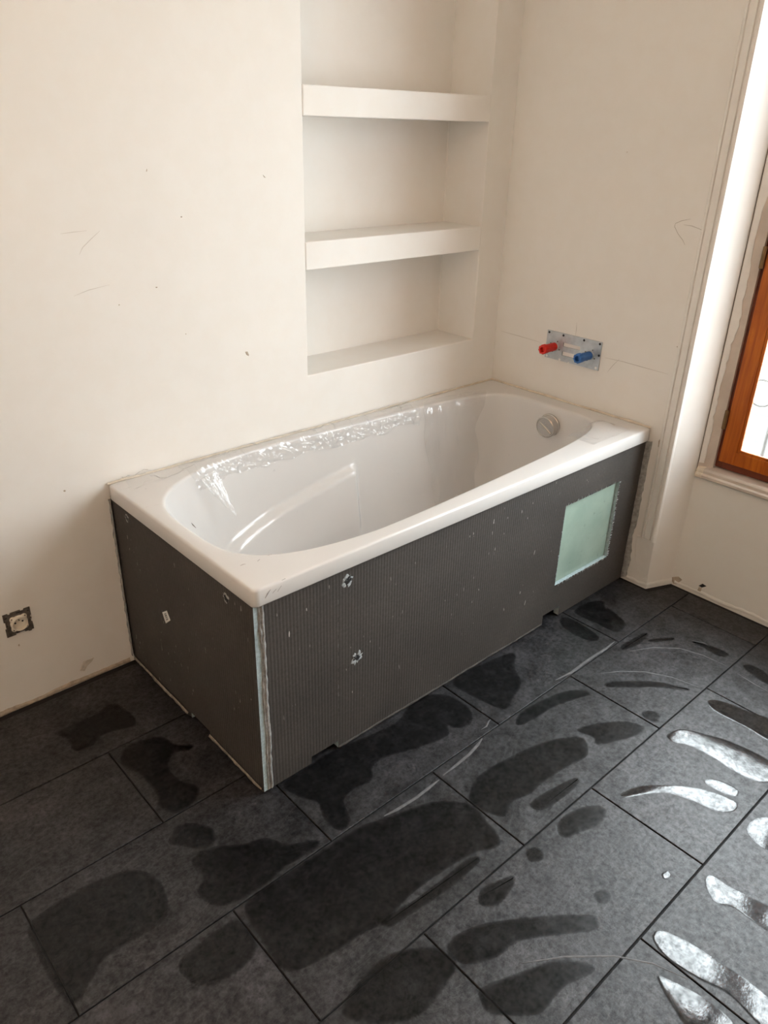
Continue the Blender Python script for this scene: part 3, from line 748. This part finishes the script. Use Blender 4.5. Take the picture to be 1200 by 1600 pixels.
box('facade_wall', 7.0, 7.4, -9, 7, -6, 0.9, M['facade'], fac)
for i in range(7):
    y = -8 + i*2.2
    fr = box('house_window', 6.96, 7.0, y, y+0.9, -3.2, -1.5, M['iron_paint'], fac)
box('cornice', 6.85, 7.0, -9, 7, 0.6, 0.9, M['facade'], fac)
tag(box('street', TH+0.5, 12, -14, 12, -6.2, -6.0, M['facade']), 'pale street far below the window', 'street', kind='structure')

# ------------------------------------------------------------------ bathtub
TX0, TX1, TY0, TY1, TZ, LIP = -1.600, -0.0015, -0.7155, -0.0015, 0.592, 0.043
CX, CY = -0.82, -0.352
def smooth(a, b, x):
    t = max(0, min(1, (x-a)/(b-a))); return t*t*(3-2*t)
def in_open(x, y):                                                   # < 1 inside the basin opening
    dx = x-CX; b = 0.320 - 0.055*max(0, min(1, (x+1.2)/1.0))
    if dx < 0: a = 0.735; n = 3.9 if y < CY else 3.1
    else: a = 0.738; n = 5.2
    return (abs(dx)/a)**n + (abs(y-CY)/b)**n
def in_rect(x, y, r=0.012):
    hx, hy = (TX1-TX0)/2, (TY1-TY0)/2; px, py = abs(x-(TX0+TX1)/2)-hx+r, abs(y-(TY0+TY1)/2)-hy+r
    return math.hypot(max(px, 0), max(py, 0)) + min(max(px, py), 0) - r + 1
def in_floor(x, y): return (abs(x+0.66)/0.44)**3 + (abs(y-CY)/0.205)**3
_RC = {}
def radial(fn, cx, cy, al):
    k = (fn.__name__, round(al, 4))
    if k not in _RC: _RC[k] = radial_(fn, cx, cy, al)
    return _RC[k]
def radial_(fn, cx, cy, al):
    lo, hi = 0.01, 1.5
    for _ in range(26):
        m = (lo+hi)/2
        if fn(cx+m*math.cos(al), cy+m*math.sin(al)) < 1: lo = m
        else: hi = m
    return cx+lo*math.cos(al), cy+lo*math.sin(al)
AL = [2*math.pi*i/240 for i in range(240)]
for (cx_, cy_) in ((TX0, TY0), (TX0, TY1), (TX1, TY0), (TX1, TY1)):
    a0 = math.atan2(cy_-CY, cx_-CX) % (2*math.pi)
    AL += [a0 + d for d in (-.03, -.022, -.015, -.008, 0.0, .008, .015, .022, .03)]
AL = sorted(a % (2*math.pi) for a in AL)
DEPTH = 0.435
def basin(al, d, out=0.0):
    ox, oy = radial(in_open, CX, CY, al); bx, by = radial(in_floor, -0.66, CY, al)
    t = 0.40*d + 0.60*(1-(1-min(1, d)**3.2)**(1/3.2))
    x, y, z = ox+(bx-ox)*t, oy+(by-oy)*t, TZ-0.008-(DEPTH-0.008)*d
    # moulded armrest ledge on both long sides
    zl = 0.355 + (x+1.28)*0.20
    k = smooth(0.0, 0.022, zl-z)*smooth(-1.46, -1.30, x)*(1-smooth(-0.79, -0.755, x))*smooth(0.12, 0.2, abs(y-CY))*(1-smooth(0.75, 1.0, d))
    sgn = 1 if y > CY else -1
    y -= sgn*0.026*k
    n = Vector((CX-x, CY-y, 0.0)); n.normalize()
    return Vector((x, y, z)) + n*out
bath = tag(empty('bathtub'), 'white acrylic bathtub set in the corner, dark boards below its rim', 'bathtub')
def build_shell():
    V = []; F = []; n = len(AL); rings = []
    rect = [radial(in_rect, CX, CY, a) for a in AL]
    def shrink(p, d):
        cx_, cy_ = (TX0+TX1)/2, (TY0+TY1)/2; sx = ((TX1-TX0)/2-d)/((TX1-TX0)/2); sy = ((TY1-TY0)/2-d)/((TY1-TY0)/2)
        return (cx_+(p[0]-cx_)*sx, cy_+(p[1]-cy_)*sy)
    rings.append([(*shrink(p, 0.030), TZ-LIP+0.012) for p in rect])
    rings.append([(*shrink(p, 0.004), TZ-LIP+0.012) for p in rect])
    rings.append([(*shrink(p, 0.003), TZ-LIP+0.001) for p in rect])
    rings.append([(*shrink(p, 0.001), TZ-LIP) for p in rect])
    rings.append([(*shrink(p, 0.000), TZ-LIP+0.002) for p in rect])
    for (d, z) in ((0.001, -0.006), (0.0018, -0.0035), (0.0035, -0.0015), (0.006, -0.0003), (0.009, 0.0), (0.02, 0.0005)):
        rings.append([(*shrink(p, d), TZ+z) for p in rect])
    op = [radial(in_open, CX, CY, a) for a in AL]
    def grow(i, e):
        a = AL[i]; return (op[i][0]+math.cos(a)*e, op[i][1]+math.sin(a)*e)
    for e, z in ((0.016, 0.0), (0.010, -0.0002), (0.006, -0.0012), (0.003, -0.0030), (0.001, -0.0055)):
        rings.append([(*grow(i, e), TZ+z) for i in range(n)])
    N = 44
    for j in range(N+1): rings.append([tuple(basin(a, (j/N))) for a in AL])
    last = rings[-1]; bc = (-0.66, CY)
    for s in (0.9, 0.7, 0.4, 0.12): rings.append([(bc[0]+(p[0]-bc[0])*s, bc[1]+(p[1]-bc[1])*s, TZ-DEPTH-0.004*(1-s)) for p in last])
    for r in rings: V += r
    for j in range(len(rings)-1):
        for i in range(n): F.append([j*n+i, j*n+(i+1) % n, (j+1)*n+(i+1) % n, (j+1)*n+i])
    F.append(list(range((len(rings)-1)*n, len(rings)*n)))
    return mesh('tub_shell', V, F, M['acrylic'], bath, True)
build_shell()
for (x, y) in ((-1.05, -0.2), (-1.05, -0.5), (-0.3, -0.2), (-0.3, -0.5)):
    cyl('foot', (x, y, 0.0), (0, 0, 1), 0.018, 0.018, TZ-DEPTH-0.003, M['void_black'], bath, 12)
# overflow cap
oc = Vector((-0.094, -0.368, 0.524)); ax = Vector((-1, 0, -0.10)).normalized()
ov = tag(lathe('overflow_cap', oc-ax*0.004, ax, [(0, 0), (0, 0.043), (0.006, 0.043), (0.008, 0.0405), (0.032, 0.0395), (0.0345, 0.037), (0.0345, 0.0355), (0.0325, 0.0345), (0.0315, 0)], M['chrome'], bath, 40), 'round grey metal overflow cap')
e1 = Vector((0, 1, 0)); e2 = ax.cross(e1).normalized(); dd = (e1*0.85 - Vector((0,0,1))*-0.55).normalized(); pp = ax.cross(dd).normalized()
V = []; c0 = oc + ax*0.0275
for l, w, h in ((-0.033, 0.002, 0), (-0.033, -0.002, 0), (0.033, -0.002, 0), (0.033, 0.002, 0), (-0.030, 0.0, 0.004), (0.030, 0.0, 0.004)):
    V.append(c0 + dd*l + pp*w*2 + ax*h*0.8)
mesh('grip_ridge', V, [[0,1,4],[2,3,5],[0,4,5,3],[1,2,5,4],[0,3,2,1]], M['chrome'], ov)
bead('sealant_bead', (TX0, -0.003, TZ+0.0008), (TX1, -0.003, TZ+0.0008), (0, 0, 1), (0, -1, 0), 0.007, 0.004, M['sealant'], bath, 0.7, 31)
bead('sealant_bead', (-0.003, -0.004, TZ+0.0008), (-0.003, TY0+0.004, TZ+0.0008), (0, 0, 1), (-1, 0, 0), 0.009, 0.006, M['sealant'], bath, 0.7, 32)

for P in SMUDGE: stroke('dirt_smudge', P, 'y', TY0, 0.0035, 0.0002, M['dirt'], bath)
for P in SMUDGE_TOP: stroke('dirt_smudge', P, 'z', TZ+0.0005, 0.0035, 0.0002, M['dirt'], bath)

# ------------------------------------------------------------------ boards round the bath
BF, BE = -0.7075, -1.5975            # outer faces of the front and end board
ZTOP = TZ - LIP + 0.010
us = [-1.5745, -1.450, -1.362, -0.487, -0.443, -0.397, -0.140, -0.004]
zs = [0.004, 0.027, 0.040, 0.140, 0.432, ZTOP-0.001]
def fill_front(i, j):
    if us[i] >= -1.4501 and us[i+1] <= -1.3619 and j == 0: return False
    if us[i] >= -0.4871 and us[i+1] <= -0.3969 and j <= 1: return False
    if us[i] >= -0.4431 and us[i+1] <= -0.1399 and j == 3: return False
    return True
front = tag(empty('front_board'), 'long dark grey foam-core board under the bath rim, with pale green hatch', 'board')
cells('board', us, zs, fill_front, 'y', BF, 0.020, [M['board'], M['foam']], front, 1)
hatch = tag(box('access_hatch', -0.4415, -0.1415, BF+0.011, BF+0.019, 0.1415, 0.4305, M['hatch'], front, 0.001), 'pale green inspection hatch set into the dark board')
rr = random.Random(11)
def frays(name, a, b, out, n, parent, kind='y', off=BF, ln=0.010):
    """broken mesh fibres along a sawn edge"""
    V = []; F = []
    for i in range(n):
        t = rr.random(); px, pz = a[0]+(b[0]-a[0])*t, a[1]+(b[1]-a[1])*t; L = ln*rr.uniform(0.2, 1.0); w = rr.uniform(0.0006, 0.0016)
        dx, dz = out[0]*L+rr.uniform(-.002, .002), out[1]*L+rr.uniform(-.002, .002); k = len(V)
        tx, tz = (b[0]-a[0]), (b[1]-a[1]); q = math.hypot(tx, tz); tx, tz = tx/q*w, tz/q*w
        V += [on_plane(kind, px-tx, pz-tz, 0.0002, off), on_plane(kind, px+tx, pz+tz, 0.0002, off), on_plane(kind, px+dx, pz+dz, 0.0012, off), on_plane(kind, px+dx*.4, pz+dz*.4, 0.002, off)]
        F += [[k, k+1, k+3], [k+1, k+2, k+3], [k+2, k, k+3]]
    o = mesh(name, V, F, M['fibre'], parent); o['kind'] = 'stuff'; return o
frays('frayed_edge', (-0.443, 0.432), (-0.140, 0.432), (0, 1), 70, front)
frays('frayed_edge', (-0.443, 0.140), (-0.140, 0.140), (0, -1), 90, front)
frays('frayed_edge', (-0.140, 0.140), (-0.140, 0.432), (1, 0), 90, front)
frays('frayed_edge', (-0.443, 0.140), (-0.443, 0.432), (-1, 0), 60, front, ln=0.005)
def ragged(P, k, seed, n=22):
    c = (sum(p[0] for p in P)/len(P), sum(p[1] for p in P)/len(P)); r = sum(math.hypot(p[0]-c[0], p[1]-c[1]) for p in P)/len(P)
    return [(c[0]+math.cos(2*math.pi*i/n)*r*k*(1+0.75*noise.noise((i*1.9, seed, 0.5))), c[1]+math.sin(2*math.pi*i/n)*r*k*(1+0.75*noise.noise((i*1.9, seed, 4.5)))) for i in range(n)]
for si, P in enumerate(TEAR):
    flake('torn_hole', ragged(P, 0.85, si*3.1), 'y', BF, 0.0010, M['fibre'], front)
    c = (sum(p[0] for p in P)/len(P), sum(p[1] for p in P)/len(P))
    flake('torn_hole', ragged(P, 0.62, si*5.7+1), 'y', BF, 0.0014, M['void_black'], front)
    frays('frayed_edge', (c[0]-0.014, c[1]-0.004), (c[0]+0.014, c[1]+0.004), (0, 1), 12, front, ln=0.014)
for i in range(16):
    z0 = 0.10 + i*0.0255
    if rr.random() < 0.7: stroke('seam_scratch', [(-1.361 + rr.uniform(-.001,.001), z0), (-1.3605, z0+0.012)], 'y', BF, 0.0012, 0.0003, M['fibre'] if rr.random() < .35 else M['void_black'], front)
bead('mortar_bead', (-0.006, BF-0.004, 0.01), (-0.004, BF-0.004, ZTOP-0.012), (0.4, -1, 0), (-0.9, -0.4, 0), 0.026, 0.007, M['mortar'], front, 0.6, 41)
bead('mortar_bead', (-1.36, BF, 0.005), (-0.49, BF, 0.005), (0, 0, 1), (0, -1, 0), 0.007, 0.0025, M['mortar_dark'], front, 0.9, 42)

end = tag(empty('end_board'), 'short dark grey foam-core board closing the left end of the bath, barcode sticker on it', 'board')
ye = [BF, -0.450, -0.355, -0.004]
cells('board', ye, [0.004, 0.022, ZTOP-0.001], lambda i, j: not (i == 1 and j == 0), 'x', BE, 0.0205, [M['board'], M['foam']], end, 1)
bead('mortar_bead', (-1.5755, BF, 0.006), (-1.5755, BF, ZTOP-0.006), (1, 0, 0), (0, -1, 0), 0.011, 0.0035, M['mortar'], end, 0.7, 51, 0.006)
bead('mortar_bead', (-1.5835, BF, 0.006), (-1.5815, BF, ZTOP-0.006), (1, 0, 0), (0, -1, 0), 0.006, 0.0025, M['mortar'], end, 1.6, 57, 0.005)
bead('mortar_bead', (BE, -0.006, 0.02), (BE, -0.006, ZTOP-0.012), (-0.55, -0.8, 0), (-0.8, 0.55, 0), 0.022, 0.007, M['mortar'], end, 0.7, 52, 0.008)
bead('mortar_bead', (BE, -0.02, 0.011), (BE, -0.345, 0.009), (-0.35, 0, 0.94), (-0.94, 0, 0.35), 0.024, 0.007, M['mortar_end'], end, 0.8, 53, 0.008)
bead('mortar_bead', (BE, -0.455, 0.009), (BE, BF+0.005, 0.006), (-0.35, 0, 0.94), (-0.94, 0, 0.35), 0.016, 0.006, M['mortar_end'], end, 0.9, 54, 0.008)
for P in TEAR_END[:2]:
    flake('torn_hole', ragged(P, 0.8, P[0][1]*40), 'x', BE, 0.0008, M['mortar'], end)
    c = (sum(p[0] for p in P)/len(P), sum(p[1] for p in P)/len(P))
    flake('torn_hole', ragged(P, 0.66, P[0][1]*30), 'x', BE, 0.0012, M['void_black'], end)
st = flake('sticker', TEAR_END[2], 'x', BE, 0.0006, M['paper'], end, label='small white barcode sticker')
q = TEAR_END[2]
def bil(s, t):
    a = [q[0][k]+(q[1][k]-q[0][k])*s for k in (0, 1)]; b = [q[3][k]+(q[2][k]-q[3][k])*s for k in (0, 1)]
    return (a[0]+(b[0]-a[0])*t, a[1]+(b[1]-a[1])*t)
for i, (t0, t1) in enumerate(((.18,.24),(.28,.31),(.35,.43),(.47,.50),(.54,.60),(.66,.69),(.73,.80))):
    flake('barcode_bar', [bil(.32, t0), bil(.72, t0), bil(.72, t1), bil(.32, t1)], 'x', BE-0.0006, 0.0002, M['ink'], st)

# ------------------------------------------------------------------ clear protective film left on the bath
def sheet(name, fn, nu, nv, label, mat='film'):
    V = [fn(i/nu, j/nv) for i in range(nu+1) for j in range(nv+1)]
    F = [[i*(nv+1)+j, (i+1)*(nv+1)+j, (i+1)*(nv+1)+j+1, i*(nv+1)+j+1] for i in range(nu) for j in range(nv)]
    return tag(mesh(name, V, F, M[mat], None, True), label, 'plastic film')
def nz(x, y, z=0.0): return noise.noise((x, y, z))
def crumple(p, amp, sc):
    f = 1-abs(nz(p[0]*sc, p[1]*sc*1.2, p[2]*sc))*2.2
    g = 1-abs(nz(p[0]*sc*2.3+9, p[1]*sc*2.3, p[2]*sc*2.3))*2.0
    return amp*(0.65*f + 0.35*g)
_BA = {}
def back_al(x):
    k = round(x, 3)
    if k not in _BA: _BA[k] = back_al_(k)
    return _BA[k]
def back_al_(x):                                                      # polar angle of the opening's back edge at x
    lo, hi = 0.05, math.pi-0.05
    for _ in range(26):
        m = (lo+hi)/2
        if radial(in_open, CX, CY, m)[0] > x: lo = m
        else: hi = m
    return lo
def film_back(u, v):
    x = -1.40 + u*0.92 + 0.01*nz(u*9, v*3)
    al = back_al(x); e = radial(in_open, CX, CY, al)
    lo_y = -0.008
    wv = v*(0.92 + 0.16*nz(u*12, 3.3))
    if wv < 0.62:
        t = wv/0.62; y = lo_y + (e[1]+0.012-lo_y)*t; z = TZ+0.003 + max(0, crumple((x*0.7, y, 0), 0.005 + 0.012*t, 20)) + 0.002*abs(nz(x*120, y*90))
        return (x, y, z)
    t = (wv-0.62)/0.38; p = basin(al, 0.01+0.13*t, 0.006)
    c = max(0, crumple((x, t*0.12, 0.3), 0.016, 24)) + 0.0022*abs(nz(x*130, t*9)); return (p.x, p.y-c*0.8, p.z+0.006*(1-t)+c*0.4)
sheet('plastic_film', film_back, 260, 30, 'crinkled clear film along the bath rim at the back wall')
def film_corner(u, v):
    x = -1.565 + 0.17*u; y = -0.010 - 0.10*v*(1-0.45*u) - 0.02*u
    z = TZ + 0.0035 + max(0, crumple((x, y, 0.7), 0.030*(1-abs(2*v-1)*0.3), 12))
    return (x, y, z)
sheet('plastic_film', film_corner, 26, 20, 'small crumpled clear film flap on the rear left rim corner')
FN = Vector((0.133, -0.867, 0.480))  # added film strips: facets angled to mirror window light at the camera
FA, FB = Vector((-1.312, -0.088, 0.582)), Vector((-1.285, -0.140, 0.450))
FW = FN.cross(FB-FA).normalized()
def film_glint(u, v):
    band = u*3; k = min(2, int(band)); f = band-k
    wid = (0.030, 0.014, 0.012)[k]; start = (0.0, 0.034, 0.052)[k]; ln = (1.0, 0.74, 0.45)[k]
    s_ = v*ln; p = FA.lerp(FB, s_) - FW*0.0
    across = start*(1-0.55*s_) + f*wid*(1-0.75*v*v)
    q = p + FW*(-across) + FN*(0.0012*nz(u*30, v*9) + (0.003 if f < 0.02 or f > 0.98 else 0.004*math.sin(math.pi*f)**0.3))
    return tuple(q)
sheet('plastic_film', film_glint, 45, 30, 'clear film strips on the rounded backrest, added and angled to glint')
def film_hang(u, v):
    a0 = back_al(-0.47); a1 = 0.36
    al = a0 + (a1-a0)*(u + 0.10*nz(v*4, 1.1)) ; al = al*(1-0.28*v*(1-u)*0.6) + (0.22*v*v)*(1-u)*0.2
    wv = v*(1.0+0.22*nz(u*3.1, 7.7))
    if wv < 0.10:
        p = basin(al, 0.0, 0.0); t = 1-wv/0.10
        return (p.x + math.cos(al)*0.04*t, min(-0.008, p.y + math.sin(al)*0.05*t), TZ + 0.005 + max(0, crumple((p.x, t*.1, 0), 0.006, 18)))
    d = 0.02 + (wv-0.10)*0.95
    p = basin(al, d, 0.006); c = max(0, crumple((p.x*1.3, p.y, p.z*0.45), 0.030, 9))
    n = Vector((CX-p.x, CY-p.y, 0)).normalized()
    return tuple(p + n*c)
sheet('plastic_film', film_hang, 60, 46, 'clear film hanging in folds inside the tap end of the bath', 'film_milky')
def film_front(u, v):
    x = -0.30 + 0.21*u; edge = radial(in_open, CX, CY, math.atan2(-0.60-CY, x-CX))
    y = -0.585 - 0.075*u*0 - (0.10*v) + 0.03*u*(1-v)
    hump = math.exp(-((u-0.62)/0.25)**2)*math.sin(math.pi*min(1, v*1.05))*0.030
    z = TZ + 0.004 + hump + max(0, crumple((x, y, .2), 0.004, 12))
    return (x, max(y, -0.706), z)
sheet('plastic_film', film_front, 44, 26, 'curled clear film on the front rim at the tap end')

# ------------------------------------------------------------------ tap mounting plate
PY, PZ = -0.361, 0.786
plate = tag(empty('tap_mounting_plate'), 'galvanised tap mounting plate on the wall above the bath with red and blue plugs', 'mounting plate')
us = [-0.4765, -0.392, -0.355, -0.350, -0.319, -0.2455]; zs = [0.736, 0.757, 0.772, 0.790, 0.804, 0.836]
def fill_plate(i, j): return not (i in (1, 3) and j in (1, 3)) and not (i == 2 and j in (1, 3))
pm = cells('plate', us, zs, fill_plate, 'x', -0.0045, 0.0040, [M['galvanised']], plate, 0)
for (y, z) in ((-0.254, 0.829), (-0.316, 0.829), (-0.404, 0.829), (-0.469, 0.829), (-0.4715, 0.789)):
    cyl('screw_hole', (-0.0044, y, z), (-1, 0, 0), 0.0042, 0.0042, 0.0008, M['void_black'], plate, 12)
for (y, z) in ((-0.254, 0.743), (-0.312, 0.740), (-0.466, 0.744), (-0.352, 0.736)):
    cyl('screw_hole', (-0.0044, y, z), (-1, 0, 0), 0.0045, 0.0045, 0.0007, M['trim_paint'], plate, 12)
for (y, mat, lab) in ((-0.286, 'red_plastic', 'red plastic test plug'), (-0.436, 'blue_plastic', 'blue plastic test plug')):
    cyl('fitting', (-0.0044, y, 0.783), (-1, 0, 0), 0.0165, 0.0165, 0.006, M['galvanised'], plate, 18, 0.001)
    pg = tag(lathe('plug', (-0.0100, y, 0.783), (-1, 0, 0), [(0, 0), (0, 0.0145), (0.050, 0.0150), (0.052, 0.0165), (0.070, 0.0165), (0.072, 0.0155), (0.072, 0.0095), (0.058, 0.0085), (0.058, 0)], M[mat], plate, 48,
        wob=lambda l, a: 1 + (0.055*math.copysign(1, math.sin(8*a)) if 0.0505 < l <= 0.073 else 0)), lab)
    for k in range(4):
        a = k*math.pi/2+0.4
        cyl('lug', (-0.0044, y + 0.0215*math.cos(a), 0.783 + 0.0215*math.sin(a)), (-1, 0, 0), 0.0022, 0.0022, 0.003, M['socket_metal'], plate, 8)

# ------------------------------------------------------------------ socket without its cover
sock = tag(empty('power_socket'), 'white power socket without cover plate in a metal mounting frame, low on the wall', 'socket')
SX, SZ = -1.895, 0.270
def socket_frame():
    o = []; h = 0.035
    seq = [(-h,-h),(-0.012,-h),(-0.012,-h+0.004),(0.012,-h+0.004),(0.012,-h),(0.020,-h),(0.022,-h-0.003),(0.028,-h-0.003),(0.030,-h),(h,-h),(h,-0.012),(h-0.003,-0.012),(h-0.003,0.010),(h,0.010),(h,h),(0.020,h),(0.018,h-0.004),(0.010,h-0.004),(0.010,h),(-0.016,h),(-0.016,h-0.004),(-0.022,h-0.004),(-0.022,h),(-h,h),(-h,0.012),(-h+0.003,0.012),(-h+0.003,-0.010),(-h,-0.010)]
    n = len(seq); V = [(SX+a, -0.0005, SZ+b) for a, b in seq] + [(SX+a, -0.004, SZ+b) for a, b in seq]
    return mesh('metal_frame', V, [[i, (i+1) % n, n+(i+1) % n, n+i] for i in range(n)] + [list(range(n)), list(range(n, 2*n))], M['socket_metal'], sock)
socket_frame()
def insert():
    # square insert with rounded ears and a round well
    K = 48; V = []; F = []
    def outer(a):
        c, s = math.cos(a), math.sin(a); r = 0.0222/max(abs(c), abs(s)); bulge = 0.0225
        r = min(r, 0.0285); r = max(bulge, r if abs(abs(c)-abs(s)) < 0.42 else bulge)
        return r
    rings = [(outer, 0.004), (outer, 0.0075), (lambda a: outer(a)-0.001, 0.0085), (lambda a: 0.0205, 0.0088), (lambda a: 0.0198, 0.0165), (lambda a: 0.0186, 0.0165), (lambda a: 0.0178, 0.015), (lambda a: 0.0172, -0.010), (lambda a: 0.0001, -0.010)]
    for (f, d) in rings:
        for k in range(K):
            a = 2*math.pi*k/K; r = f(a); V.append((SX+0.001+r*math.cos(a), -d, SZ+r*math.sin(a)))
    for j in range(len(rings)-1):
        for k in range(K): F.append([j*K+k, j*K+(k+1) % K, (j+1)*K+(k+1) % K, (j+1)*K+k])
    return mesh('socket_insert', V, F, M['white_plastic'], sock)
ins = insert()
# the well needs a hole in the wall behind the frame; its floor sits just proud of the plaster instead
for v in ins.data.vertices:
    if v.co.y > 0: v.co.y = -0.0046
for dx in (-0.0085, 0.0105):
    cyl('contact_hole', (SX+dx, -0.0045, SZ+0.001), (0, -1, 0), 0.0026, 0.0026, 0.0006, M['void_black'], ins, 12)
cyl('earth_pin', (SX+0.001, -0.0045, SZ+0.0095), (0, -1, 0), 0.0022, 0.0016, 0.006, M['chrome'], ins, 10)
for a in (0.8, 2.36, 3.93, 5.5):
    cyl('fixing_hole', (SX+0.001+0.0245*math.cos(a), -0.0083, SZ+0.0245*math.sin(a)), (0, -1, 0), 0.0017, 0.0017, 0.0006, M['void_black'], ins, 8)
for (dx, dz) in ((-0.030, 0.0), (0.031, 0.002)):
    cyl('claw_screw', (SX+dx, -0.0039, SZ+dz), (0, -1, 0), 0.003, 0.003, 0.0012, M['chrome'], sock, 10)
for (dx, dz, w) in ((-0.029, 0.024, 0.006), (0.004, 0.030, 0.010), (0.029, 0.026, 0.004), (-0.006, -0.030, 0.008)):
    box('slot', SX+dx-w/2, SX+dx+w/2, -0.0044, -0.0038, SZ+dz-0.0012, SZ+dz+0.0012, M['void_black'], sock)

# ------------------------------------------------------------------ ceiling lamp of the room, behind and above the photographer
glow('lamp_glass', (1.0, 0.60, 0.36), 18.5)
LX, LY = -2.65, -1.75
lamp = tag(empty('pendant_lamp'), 'round warm globe lamp hanging on a short cord from the ceiling', 'lamp')
cyl('ceiling_rose', (LX, LY, H_CEIL-0.03), (0, 0, 1), 0.05, 0.05, 0.0295, M['white_plastic'], lamp, 24, 0.004)
cyl('cord', (LX, LY, 2.42), (0, 0, 1), 0.004, 0.004, 0.151, M['void_black'], lamp, 8)
cyl('lamp_holder', (LX, LY, 2.375), (0, 0, 1), 0.026, 0.018, 0.055, M['white_plastic'], lamp, 20, 0.003)
lathe('globe', (LX, LY, 2.18), (0, 0, 1), [(0.1-0.1*math.cos(math.pi*i/16), max(1e-4, 0.1*math.sin(math.pi*i/16))) for i in range(17)], M['lamp_glass'], lamp, 32)
